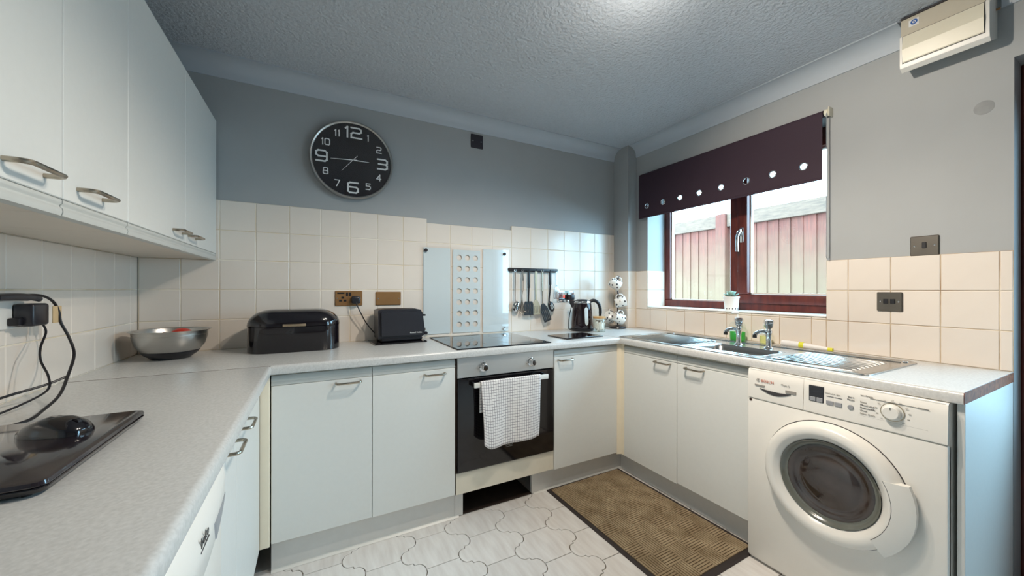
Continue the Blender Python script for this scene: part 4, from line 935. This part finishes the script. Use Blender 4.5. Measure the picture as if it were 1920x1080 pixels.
c = (0.393, YB, 1.131); o = plate('blank_plate', 'brass double blanking plate above the toaster', 'socket plate', 'back', c, 0.148, 0.082, 'brass'); screws(o, 'back', c, 0.060)
c = (1.7285, YB, 1.132); o = plate('wall_socket', 'chrome double wall socket behind the kettle with a red neon', 'socket', 'back', c, 0.152, 0.086, 'chrome')
MB().box(c[0] - 0.028, c[0] - 0.016, c[1] - 0.0115, c[1] - 0.0075, c[2] - 0.010, c[2] + 0.012, 0.001).build('rocker', mat('red_neon', (220, 60, 50), 0.4, emit=((255, 90, 80), 1.0)), o); MB().box(c[0] + 0.004, c[0] + 0.016, c[1] - 0.0115, c[1] - 0.0075, c[2] + 0.006, c[2] + 0.026, 0.001).build('rocker', 'black_plastic', o)
c = (WR, 0.578, 1.3775); o = plate('wall_switch', 'dark nickel single switch plate on grey paint above the tiles', 'switch', 'right', c, 0.086, 0.086, 'pewter'); screws(o, 'right', c, 0.030)
MB().box(WR - 0.012, WR - 0.0075, 0.5715, 0.5845, 1.368, 1.393, 0.001).build('rocker', 'black_plastic', o)
c = (XR, 0.686, 1.1335); o = plate('wall_switch', 'dark nickel double switch plate on the tiles beside window', 'switch', 'right', c, 0.086, 0.086, 'pewter'); screws(o, 'right', c, 0.030)
for dy in (0.0115, -0.0115): MB().box(XR - 0.012, XR - 0.0075, 0.686 + dy - 0.008, 0.686 + dy + 0.008, 1.1245, 1.1455, 0.001).build('rocker', 'black_plastic', o)

# ================================================================== CLOCK
ck = thing('wall_clock', 'round black wall clock with silver rim and white numerals', 'clock', (0.190, WB, 1.938))
CX, CZ, CY = 0.190, 1.938, WB
MB().lathe([(0.200, 0.0), (0.222, 0.002), (0.226, 0.020), (0.2255, 0.038), (0.221, 0.044), (0.214, 0.043), (0.2105, 0.036)], (CX, CY, CZ), 72, '-y').build('rim', 'steel', ck, smooth=60)
MB().lathe([(0, 0.034), (0.2125, 0.034), (0.2125, 0.002)], (CX, CY, CZ), 72, '-y').build('dial', 'black_enamel', ck)
DIG = {'0': [[(.2, 1), (.8, 1), (1, .85), (1, .15), (.8, 0), (.2, 0), (0, .15), (0, .85), (.2, 1)]], '1': [[(.15, .86), (.5, 1), (.5, 0)]],
       '2': [[(0, 1), (.8, 1), (1, .87), (1, .64), (.8, .51), (.2, .51), (0, .38), (0, 0), (1.05, 0)]], '3': [[(0, 1), (.8, 1), (1, .87), (1, .64), (.85, .52), (.1, .52)], [(.85, .52), (1, .40), (1, .13), (.8, 0), (0, 0)]],
       '4': [[(.72, 0), (.72, 1), (0, .28), (1, .28)]], '5': [[(.95, 1), (.05, 1), (.05, .58), (.8, .58), (1, .45), (1, .13), (.8, 0), (0, 0)]],
       '6': [[(1, 1), (.2, 1), (0, .87), (0, .13), (.2, 0), (.8, 0), (1, .13), (1, .42), (.8, .55), (0, .55)]], '7': [[(0, 1), (1, 1), (.35, 0)]],
       '8': [[(.2, 1), (.8, 1), (.96, .88), (.96, .64), (.8, .53), (.2, .53), (.04, .64), (.04, .88), (.2, 1)], [(.2, .53), (.8, .53), (1, .41), (1, .12), (.8, 0), (.2, 0), (0, .12), (0, .41), (.2, .53)]],
       '9': [[(0, 0), (.8, 0), (1, .13), (1, .87), (.8, 1), (.2, 1), (0, .87), (0, .58), (.2, .45), (1, .45)]]}
def stroke(m_, pts, w_, y):
    for (a, b), (c_, d) in zip(pts, pts[1:]):
        L = math.hypot(c_ - a, d - b); ux, uz = (c_ - a) / L * w_ * .5, (d - b) / L * w_ * .5; nx, nz = -uz, ux
        q = [(a - ux + nx, b - uz + nz), (a - ux - nx, b - uz - nz), (c_ + ux - nx, d + uz - nz), (c_ + ux + nx, d + uz + nz)]
        y -= 0.00012
        m_.add([(x, y, z) for x, z in q], [(0, 1, 2, 3)])
for hnum in range(1, 13):
    a = radians(hnum * 30); big = hnum % 3 == 0; s_ = str(hnum); h_ = 0.058 if big else 0.034; w1 = h_ * (0.92 if big else 0.70); sw = h_ * 0.155
    R_ = 0.163 if big else 0.165; x, z = CX + R_ * sin(a), CZ + R_ * cos(a) * (0.98 if big else 1)
    wid = [w1 * (0.5 if ch == '1' else 1) for ch in s_]; gap = h_ * (0.16 if s_ != '12' else 0.12); tot = sum(wid) + gap * (len(s_) - 1); cx = x - tot / 2; m = MB()
    for ch, wd in zip(s_, wid):
        for si, st in enumerate(DIG[ch]): stroke(m, [(cx + (px_ if ch != '1' else px_) * wd, z - h_ / 2 + pz_ * h_) for px_, pz_ in st], sw, CY - 0.0345 - 0.001 * si)
        cx += wd + gap
    m.build('numeral', 'white_print', ck, smooth=0, recalc=False)
def hand(name, ang, L, back, w_, y, mt='chrome'):
    m_ = MB().prism([(-w_ / 2, -back), (w_ / 2, -back), (w_ / 2, 0.01), (w_ * 0.15, L), (-w_ * 0.15, L), (-w_ / 2, 0.01)], 0, 0.0012, 'xz')
    m_.xf(Matrix.Translation((CX, y, CZ)) @ Matrix.Rotation(radians(ang), 4, 'Y')).build(name, mt, ck, smooth=0)
hand('hour_hand', 90.5, 0.088, 0.020, 0.0065, CY - 0.0375, 'white_print'); hand('minute_hand', -94, 0.118, 0.02, 0.0055, CY - 0.0385, 'white_print'); hand('second_hand', -139, 0.092, 0.035, 0.0030, CY - 0.0395, 'white_print')
MB().cyl((CX, CY - 0.035, CZ), 0.005, 0.006, '-y', 14).build('hub', 'chrome', ck)
MB().lathe([(0.2122, 0.0400), (0.15, 0.0412), (0.07, 0.0420), (0, 0.0422)], (CX, CY, CZ), 48, '-y').build('cover_glass', 'glass', ck)

# ================================================================== BREAD BIN
bb = thing('bread_bin', 'black enamel bread bin with rounded lid beside the steel bowl', 'bread bin', (-0.092, 2.200, ZW))
BL, BD, BR, BH = 0.203, 0.105, 0.092, 0.207
def bring(ins, z): return [(a, b, z) for a, b in rrect(-BL + ins, BL - ins, -BD + ins * 0.72, BD - ins * 0.72, max(0.018, BR - ins * 0.72), 8)]
MB().rings([bring(0.003, 0), bring(0, 0.003), bring(0, 0.124), bring(0.003, 0.126)]).build('body', 'black_enamel', bb, world=False, smooth=40)
rg = [bring(-0.0015, 0.1265), bring(-0.0015, 0.130)]
rr_ = BH - 0.130
for a in range(10, 91, 8): rg.append(bring(-0.0015 + 0.104 * (1 - cos(radians(a))), 0.130 + rr_ * sin(radians(a))))
MB().rings(rg).build('lid', 'black_enamel', bb, world=False, smooth=60)
MB().box(-0.049, 0.049, -BD - 0.014, -BD - 0.006, 0.1270, 0.1395, 0.003, 2).box(-0.045, -0.036, -BD - 0.008, -BD + 0.003, 0.129, 0.137).box(0.036, 0.045, -BD - 0.008, -BD + 0.003, 0.129, 0.137).build('handle', 'tan_utensil', bb, world=False)

# ================================================================== STEEL BOWL
mbw = thing('mixing_bowl', 'brushed steel mixing bowl with black base in the left corner', 'bowl', (-0.570, 2.170, ZW))
pr = [(0, 0.012), (0.060, 0.012), (0.092, 0.030), (0.118, 0.062), (0.127, 0.100), (0.128, 0.122), (0.131, 0.124), (0.139, 0.1245), (0.1395, 0.1262), (0.130, 0.1266), (0.1265, 0.124)]
body = MB().lathe([(0.050, 0.001), (0.090, 0.0245), (0.0985, 0.035), (0.1165, 0.0600), (0.1255, 0.0900), (0.1285, 0.106), (0.1275, 0.1065), (0.1290, 0.123), (0.1300, 0.1245), (0.1400, 0.1250), (0.1405, 0.1268), (0.1290, 0.1272), (0.1262, 0.124), (0.1240, 0.092), (0.1145, 0.062), (0.095, 0.036), (0.060, 0.014), (0, 0.012)], n=56).build('shell', 'steel', mbw, world=False, smooth=40)
MB().lathe([(0, 0), (0.056, 0), (0.064, 0.002), (0.0915, 0.0225), (0.1005, 0.0350), (0.0985, 0.0362), (0.060, 0.012)], n=48).build('rubber_base', 'black_plastic', mbw, world=False, smooth=40)
rf = thing('bowl_contents', 'red rounded food lying inside the steel mixing bowl', 'food', (-0.555, 2.182, ZW + 0.012))
for (x, y, z, r) in ((0.015, 0.01, 0.076, 0.048), (-0.048, 0.02, 0.070, 0.036), (0.048, -0.025, 0.074, 0.035)):
    MB().sphere((x, y, z), r, 20, (1, 1, 0.9)).build('piece', 'terracotta_skin', rf, world=False, smooth=80)

# ================================================================== TOASTER on its board
tb = MB().box(-0.146, 0.146, -0.100, 0.100, 0, 0.007, 0.0015).build('worktop_saver', 'black_gloss'); tb.location = (0.425, 2.245, ZW + 0.0003); tb.rotation_euler = (0, 0, 0.06)
tag(tb, 'black rectangular board under the toaster', 'board')
ts = thing('toaster', 'matt black two-slice toaster standing on a black board', 'toaster', (0.440, 2.265, ZW + 0.0075), rotz=0.06)
MB().box(-0.118, 0.122, -0.062, 0.062, 0.0, 0.022, 0.006).build('base', 'black_plastic', ts, world=False)
pr = [(-0.132, 0.020), (0.110, 0.016), (0.132, 0.028), (0.137, 0.050), (0.130, 0.110), (0.122, 0.160), (0.110, 0.180), (0.080, 0.186), (-0.112, 0.187), (-0.134, 0.180)]
bm = bmesh.new(); vsf = [bm.verts.new((a, -0.075, b)) for a, b in pr]; vsb = [bm.verts.new((a, 0.075, b)) for a, b in pr]
bm.faces.new(vsf); bm.faces.new(vsb[::-1])
for i in range(len(pr)): bm.faces.new((vsf[i], vsb[i], vsb[(i + 1) % len(pr)], vsf[(i + 1) % len(pr)]))
bmesh.ops.recalc_face_normals(bm, faces=bm.faces[:])
ed = [e for e in bm.edges if abs(e.verts[0].co.y - e.verts[1].co.y) < 1e-6]; bmesh.ops.bevel(bm, geom=ed, offset=0.015, segments=4, affect='EDGES')
tbody = MB().bm(bm).build('body', 'black_satin', ts, world=False, smooth=50)
for yy in (-0.028, 0.028): MB().box(-0.095, 0.085, yy - 0.012, yy + 0.012, 0.1845, 0.1872, 0.001).build('slot', 'chip', ts, world=False)
MB().box(-0.100, 0.090, -0.044, 0.044, 0.1850, 0.1862).build('top_plate', 'steel', ts, world=False)
MB().box(0.126, 0.158, -0.014, 0.014, 0.138, 0.148, 0.003).build('lever', 'black_plastic', ts, world=False)
MB().cyl((0.134, -0.035, 0.06), 0.010, 0.014, 'x', 16, 0.002).build('dial', 'chrome', ts, world=False)
lettering('Russell Hobbs', 0.0125, (0.078, -0.0755, 0.047), 'back', 'white_print', tbody, 'logo')
cd = curve([(0.205 - 0.440, YB - 2.265 - 0.044, 1.113 - ZW - 0.0075), (0.222 - 0.440, YB - 2.265 - 0.048, 1.065 - ZW), (0.262 - 0.440, YB - 2.265 - 0.040, 0.985 - ZW), (0.315 - 0.440, YB - 2.265 - 0.055, 0.915 - ZW), (0.335 - 0.440, 0.0, 0.905 - ZW)], 6)
MB().tube(cd, 0.0032, 8).build('power_cord', 'black_plastic', ts, world=False)
pg = MB().box(0.182, 0.230, YB - 0.046, YB - 0.0085, 1.103, 1.147, 0.010, 3).xf(Matrix.Rotation(-0.06, 4, 'Z') @ Matrix.Translation((-0.440, -2.265, -(ZW + 0.0075)))).build('plug', 'black_satin', ts, world=False)

# ================================================================== KETTLE AND NEIGHBOURS
kt = thing('kettle', 'glossy dark kettle with a clear level window', 'kettle', (1.770, 2.215, ZW), rotz=-0.45)
MB().lathe([(0, 0), (0.082, 0), (0.084, 0.004), (0.084, 0.018), (0, 0.018)], n=36).build('power_base', 'black_plastic', kt, world=False)
M['kettle'] = mat('dark_kettle_steel', (34, 20, 26), 0.10, noise=(10, 0.1), metal=0.3, coat=0.6)
kb = MB().lathe([(0.079, 0.0195), (0.080, 0.026), (0.080, 0.05), (0.076, 0.12), (0.070, 0.19), (0.067, 0.212), (0.062, 0.222), (0.050, 0.227), (0, 0.229)], n=44).build('body', 'kettle', kt, world=False, smooth=50)
MB().lathe([(0.0685, 0.206), (0.0695, 0.208), (0.0685, 0.217), (0.064, 0.223)], n=44).build('collar', 'chrome', kt, world=False, smooth=50)
MB().lathe([(0, 0.236), (0.034, 0.235), (0.052, 0.229), (0.055, 0.2255)], n=32).build('lid', 'black_plastic', kt, world=False, smooth=50)
rg = []
for (x, z0_, z1_, w_) in ((-0.060, 0.150, 0.224, 0.026), (-0.080, 0.180, 0.226, 0.020), (-0.094, 0.204, 0.230, 0.011)): rg.append([(x, -w_, z1_), (x, w_, z1_), (x - 0.002, w_ * 0.6, (z0_ + z1_) / 2), (x, 0, z0_), (x - 0.002, -w_ * 0.6, (z0_ + z1_) / 2)])
MB().rings(rg).build('spout', 'kettle', kt, world=False, smooth=50)
MB().tube(curve([(0.055, 0, 0.214), (0.085, 0, 0.226), (0.118, 0, 0.212), (0.137, 0, 0.170), (0.138, 0, 0.120), (0.132, 0, 0.090)], 5), [0.013] * 10 + [0.012] * 10 + [0.010] * 6, 12).build('handle', 'black_plastic', kt, world=False)
a0 = radians(-78)
lw = []
for i in range(11):
    z = 0.045 + 0.135 * i / 10; r_ = 0.0815 - (z - 0.05) * 0.079 + 0.0012; hwid = 0.0135 * math.sqrt(max(0.02, 1 - (2 * i / 10 - 1) ** 8)); aa = hwid / r_
    lw.append([(r_ * cos(a0 + s_ * aa), r_ * sin(a0 + s_ * aa), z) for s_ in (-1, -0.33, 0.33, 1)] + [((r_ - 0.004) * cos(a0 + s_ * aa), (r_ - 0.004) * sin(a0 + s_ * aa), z) for s_ in (1, -1)])
MB().rings(lw).build('level_window', 'frost', kb, world=False, smooth=50)
cdk = [Matrix.Rotation(0.45, 4, 'Z') @ (Vector(p_) - Vector((1.770, 2.215, ZW))) for p_ in curve([(1.757, YB - 0.045, 1.115), (1.752, YB - 0.042, 1.06), (1.738, YB - 0.030, 0.96), (1.735, YB - 0.03, 0.895), (1.72, YB - 0.06, 0.8835), (1.735, 2.262, 0.884)], 6)]
MB().tube(cdk, 0.003, 8).build('power_cord', 'black_plastic', kt, world=False)
MB().box(1.735, 1.782, YB - 0.050, YB - 0.0085, 1.105, 1.150, 0.010, 3).xf(Matrix.Rotation(0.45, 4, 'Z') @ Matrix.Translation((-1.770, -2.215, -ZW))).build('plug', 'black_satin', kt, world=False)
# glass jar with bamboo lid
jr = thing('storage_jar', 'clear glass jar with bamboo lid and white sachets beside the kettle', 'jar', (1.822, 2.082, ZW + 0.0003))
MB().lathe([(0, 0), (0.042, 0), (0.0445, 0.003), (0.0445, 0.098), (0.043, 0.100), (0.0425, 0.098), (0.0425, 0.004), (0, 0.004)], n=32).build('glass_body', 'jar_glass', jr, world=False, smooth=40)
MB().lathe([(0, 0.099), (0.041, 0.099), (0.041, 0.1005), (0.0455, 0.1005), (0.0455, 0.111), (0.044, 0.1125), (0, 0.1125)], n=32).build('lid', 'bamboo', jr, world=False, smooth=40)
sx = MB()
for i in range(40):
    a = rnd.random() * 6.28; r_ = 0.029 * math.sqrt(rnd.random()); z = 0.029 + 0.034 * rnd.random()
    sx.add(*MB().box(-0.009, 0.009, -0.0025, 0.0025, -0.024, 0.024, 0.001).xf(Matrix.Translation((r_ * cos(a), r_ * sin(a), z)) @ Matrix.Rotation(a * 2, 4, 'Z') @ Matrix.Rotation(0.5 * (rnd.random() - 0.5), 4, 'Y')).__dict__.values())
tag(sx.build('sachets', 'pouch', jr, world=False), kind='stuff')
wb = MB().box(-0.150, 0.150, -0.102, 0.102, 0, 0.008, 0.0015).build('worktop_saver', 'black_gloss'); wb.location = (1.507, 1.955, ZW + 0.0003); wb.rotation_euler = (0, 0, 0.05)
tag(wb, 'black rectangular board on the worktop in front of the kettle', 'board')

# mug tree with spotted mugs
mt = thing('mug_tree', 'dark metal mug tree in the corner by the window', 'mug stand', (2.128, 2.215, ZW))
MB().lathe([(0, 0), (0.062, 0), (0.066, 0.004), (0.062, 0.014), (0.030, 0.022), (0.008, 0.026), (0, 0.026)], n=32).build('base', 'black_satin', mt, world=False, smooth=40)
MB().tube([(0, 0, 0.02), (0, 0, 0.40)], 0.0048, 10).tube([(0.010 * cos(2 * pi * i / 12), 0, 0.410 + 0.010 * sin(2 * pi * i / 12)) for i in range(12)], 0.0025, 6, closed=True).build('pole', 'black_nickel', mt, world=False)
VD = math.atan2(2.215, 2.128)               # direction away from the room's middle
def mug(label, az, zc_, side_, roll, reach=0.045, spotted=True):
    """Mug hooked through its handle: the cup axis lies sideways, handle up, mouth to the right (side_=1) or left."""
    u = Vector((cos(az), sin(az), 0)); hz_ = zc_ + 0.062
    MB().tube([(0, 0, hz_ - 0.018), tuple(u * reach * 0.5 + Vector((0, 0, hz_ - 0.010))), tuple(u * reach + Vector((0, 0, hz_ - 0.003))), tuple(u * (reach + 0.010) + Vector((0, 0, hz_ + 0.012)))], 0.0030, 8).build('arm', 'black_nickel', mt, world=False)
    lat = Vector((-sin(az), cos(az), 0)) * side_; zax = (lat * cos(roll) - Vector((0, 0, 1)) * sin(roll)).normalized(); yax = u * side_; xax = yax.cross(zax)
    if xax.z > 0: xax = -xax; yax = -yax
    R3 = Matrix((xax, yax, zax)).transposed().to_4x4()
    g_ = thing('mug', label, 'mug', Vector((2.128, 2.215, ZW)) + u * (reach + 0.002) + Vector((0, 0, hz_)), 'spotted mugs on the mug tree' if spotted else None)
    cup = R3 @ Matrix.Translation((0.0585, 0, -0.043))
    MB().lathe([(0, 0.0), (0.028, 0), (0.034, 0.003), (0.0385, 0.030), (0.0410, 0.084), (0.0400, 0.085), (0.0388, 0.084), (0.0362, 0.030), (0.031, 0.006), (0, 0.005)], n=32).xf(cup).build('cup', 'mug', g_, world=False, smooth=50)
    MB().tube(curve([(-0.035, 0, 0.066), (-0.052, 0, 0.070), (-0.0625, 0, 0.046), (-0.054, 0, 0.024), (-0.034, 0, 0.020)], 5), 0.0045, 8).xf(cup).build('handle', 'pot', g_, world=False, smooth=60)
back = VD + pi                               # arms pointing towards the room
mug('spotted white mug at the top of the mug tree', back + 0.20, 0.340, 1, 0.55)
mug('spotted white mug on the middle tier of the mug tree', back + 0.10, 0.205, 1, -0.28)
mug('spotted white mug on the lowest tier, facing the room', back + 0.55, 0.078, 1, 0.38)
mug('white mug on the lowest tier, half hidden behind to the left', back - 1.65, 0.080, -1, 0.5, reach=0.060)

# ================================================================== CONSUMER UNIT high on the right wall
cu = thing('fuse_box', 'ivory electrical fuse box mounted high on right wall by the ceiling', 'fuse box', (WR, 0.505, 2.13))
CY0, CY1, fx_ = 0.386, 0.626, XR - 0.102
m = MB().prism([(WR, 2.158), (fx_ + 0.022, 2.122), (fx_ + 0.004, 2.135), (fx_, 2.150), (fx_, 2.268), (fx_ + 0.016, 2.268), (fx_ + 0.016, 2.345), (WR, 2.345)], CY0, CY1, 'xz'); m.build('case', 'white_plastic', cu, smooth=20)
MB().prism([(fx_ - 0.0025, 2.154), (fx_ - 0.0045, 2.158), (fx_ - 0.0120, 2.208), (fx_ - 0.0025, 2.266), (fx_ + 0.001, 2.266), (fx_ + 0.001, 2.154)], CY0 + 0.012, CY1 - 0.010, 'xz').build('flap', 'ivory', cu, smooth=10)
MB().box(fx_ - 0.0012, fx_ + 0.001, CY0 + 0.010, CY1 - 0.008, 2.1515, 2.2680).build('flap_gap', 'dark_print', cu)
MB().box(fx_ + 0.012, fx_ + 0.018, CY0 + 0.012, CY1, 2.268, 2.3435, 0.001).build('top_plate', 'ivory_dark', cu)
MB().box(fx_ + 0.0112, fx_ + 0.0122, 0.572, 0.602, 2.302, 2.330).build('sticker', 'white_print', cu); MB().lathe([(0.0055, 0), (0.0055, 0.0006), (0.0105, 0.0006), (0.0105, 0)], (fx_ + 0.0113, 0.586, 2.318), 20, '-x').lathe([(0, 0.0006), (0.003, 0.0006), (0.003, 0)], (fx_ + 0.0113, 0.586, 2.318), 10, '-x').build('sticker_symbol', 'blue', cu)
MB().box(fx_ + 0.010, WR, CY0 + 0.0, CY1, 2.345, 2.3515).build('ceiling_gap', 'dark_print', cu)
MB().cyl((XR - 0.012, CY0 + 0.001, 2.262), 0.004, 0.012, '-y', 10).build('cable_gland', 'brass', cu)

# ================================================================== FLOOR MAT
fm = thing('floor_mat', 'brown ribbed floor mat with dark rubber edge in front of the sink', 'mat', (1.495, 1.40, 0.0005), rotz=0.018)
mw, ml = 0.285, 0.442
o_ = rrect(-mw, mw, -ml, ml, 0.006, 2); i_ = rrect(-mw + 0.006, mw - 0.006, -ml + 0.006, ml - 0.006, 0.004, 2)
MB().rings([[(a, b, 0) for a, b in o_], [(a, b, 0.0025) for a, b in o_], [(a, b, 0.004) for a, b in i_]]).build('rubber_edge', 'rubber', fm, world=False)
MB().box(-mw + 0.022, mw - 0.022, -ml + 0.030, ml - 0.020, 0.003, 0.0052).build('pile', 'mat_valley', fm, world=False)
m = MB(); B = 0.0902; nb = 7
xi0, xi1, yi0, yi1 = -mw + 0.022, mw - 0.022, -ml + 0.030, ml - 0.020
for i in range(6):
    for j in range(10):
        x0_, y0_ = xi0 + i * B, yi0 + j * B
        for k in range(nb):
            u0, u1 = (k + 0.12) * B / nb, (k + 0.84) * B / nb
            q = (x0_ + u0, x0_ + u1, y0_, y0_ + B) if (i + j) % 2 else (x0_, x0_ + B, y0_ + u0, y0_ + u1)
            q = (q[0], min(q[1], xi1), q[2], min(q[3], yi1))
            if q[1] - q[0] > 0.002 and q[3] - q[2] > 0.002: m.box(q[0], q[1], q[2], q[3], 0.005, 0.0078)
tag(m.build('ribs', 'mat_pile', fm, world=False, smooth=0), kind='stuff')

# ================================================================== LAPTOP, MOUSE, LEFT SOCKET AND CABLES
lp = thing('laptop', 'closed glossy black laptop on the left worktop', 'laptop', (-0.5005, 0.997, ZW + 0.0005), rotz=0.0)
def lring(ins, z, r=0.014): return [(a, b, z) for a, b in rrect(-0.145 + ins, 0.145 - ins, -0.187 + ins, 0.187 - ins, r, 4)]
MB().rings([lring(0.012, 0.001), lring(0.003, 0.005), lring(0.0, 0.0115), lring(0.001, 0.0130)]).build('base', 'black_enamel', lp, world=False)
M['laptop_lid'] = mat('laptop_lid_gloss', (40, 33, 38), 0.10, noise=(30, 0.1), coat=0.5)
MB().rings([lring(0.001, 0.0140), lring(0.0, 0.0160), lring(0.0015, 0.0215), lring(0.007, 0.0235)]).build('lid', 'laptop_lid', lp, world=False)
for fx2 in (-0.12, 0.12):
    for fy in (-0.17, 0.17): MB().cyl((fx2, fy, -0.0005), 0.006, 0.002, n=10).build('foot', 'rubber', lp, world=False)
ms = thing('computer_mouse', 'black computer mouse resting on the closed laptop', 'mouse', (-0.452, 1.062, ZW + 0.0242), rotz=radians(-112))
rg = []
for (t_, w_, h_) in ((-0.060, 0.006, 0.006), (-0.054, 0.016, 0.012), (-0.036, 0.027, 0.025), (-0.010, 0.032, 0.034), (0.018, 0.031, 0.033), (0.040, 0.028, 0.024), (0.052, 0.020, 0.015), (0.056, 0.010, 0.009)):
    rg.append([(w_ * (1 if abs(cos(a)) < 1 else 1) * (abs(cos(a)) ** 0.8) * (1 if cos(a) >= 0 else -1), t_, max(0.0, h_ * (abs(sin(a)) ** 0.8) * (1 if sin(a) >= 0 else -1))) for a in [2 * pi * k / 20 for k in range(20)]])
mb_ = MB().rings(rg).build('body', 'black_enamel', ms, world=False, smooth=60)
MB().cyl((-0.003, 0.036, 0.0205), 0.008, 0.006, 'x', 14).build('scroll_wheel', 'black_plastic', ms, world=False)
c = (XL, 1.510, 1.120); so = plate('wall_socket', 'pale double wall socket on left wall above the laptop', 'socket', 'left', c, 0.146, 0.086, 'white_plastic')
MB().box(XL + 0.008, XL + 0.045, 1.535, 1.580, 1.095, 1.150, 0.010, 2).build('plug_body', 'black_plastic', so) if False else None
ad = thing('power_adaptor', 'black plug-in adaptor in the left wall socket', 'adaptor', (XL + 0.008, 1.558, 1.09))
MB().box(XL + 0.0082, XL + 0.050, 1.530, 1.600, 1.082, 1.146, 0.008, 3).build('body', 'black_satin', ad)
MB().box(XL + 0.0082, XL + 0.030, 1.512, 1.534, 1.086, 1.108, 0.004, 2).build('clip', 'black_plastic', ad)
cdA = curve([(XL + 0.040, 1.590, 1.084), (XL + 0.045, 1.592, 1.060), (XL + 0.055, 1.545, 1.020), (XL + 0.065, 1.525, 0.985), (XL + 0.090, 1.500, 0.945), (XL + 0.10, 1.47, 0.912), (XL + 0.085, 1.38, 0.894), (XL + 0.06, 1.28, 0.885), (XL + 0.05, 1.2, 0.8828)], 6)
MB().tube(cdA, 0.0027, 8).build('power_cord', 'black_plastic', ad)
ch = thing('charger_cable', 'thick black laptop cable with a tan paper tag by left wall', 'cable', (XL + 0.05, 1.5, ZW))
cdB = curve([(XL + 0.035, 1.440, 1.165), (XL + 0.040, 1.50, 1.170), (XL + 0.045, 1.570, 1.168), (XL + 0.050, 1.612, 1.150), (XL + 0.055, 1.628, 1.120), (XL + 0.060, 1.628, 1.085), (XL + 0.075, 1.632, 1.040), (XL + 0.095, 1.610, 0.990), (XL + 0.115, 1.530, 0.940), (XL + 0.14, 1.43, 0.905), (XL + 0.150, 1.34, 0.889), (XL + 0.155, 1.28, 0.8835), (XL + 0.135, 1.235, 0.8830), (XL + 0.09, 1.215, 0.8830), (XL + 0.03, 1.20, 0.8830)], 7)
MB().tube(cdB, 0.0036, 8).build('lead', 'black_plastic', ch)
MB().tube(curve([(XL + 0.030, 1.430, 1.165), (XL + 0.036, 1.48, 1.166), (XL + 0.042, 1.535, 1.163), (XL + 0.046, 1.56, 1.158)], 4), [0.010] * 8 + [0.008] * 5, 10).build('strain_relief', 'black_satin', ch)
MB().box(XL + 0.054, XL + 0.0560, 1.600, 1.642, 1.086, 1.136, 0.0005).xf(Matrix.Identity(4)).build('paper_tag', 'tan_label', ch)
MB().tube(curve([(XL + 0.115, 1.525, 0.938), (XL + 0.09, 1.49, 0.925), (XL + 0.05, 1.42, 0.915), (XL + 0.03, 1.30, 0.905), (XL + 0.03, 1.22, 0.886)], 6), 0.0034, 8).build('lead', 'black_plastic', ch)
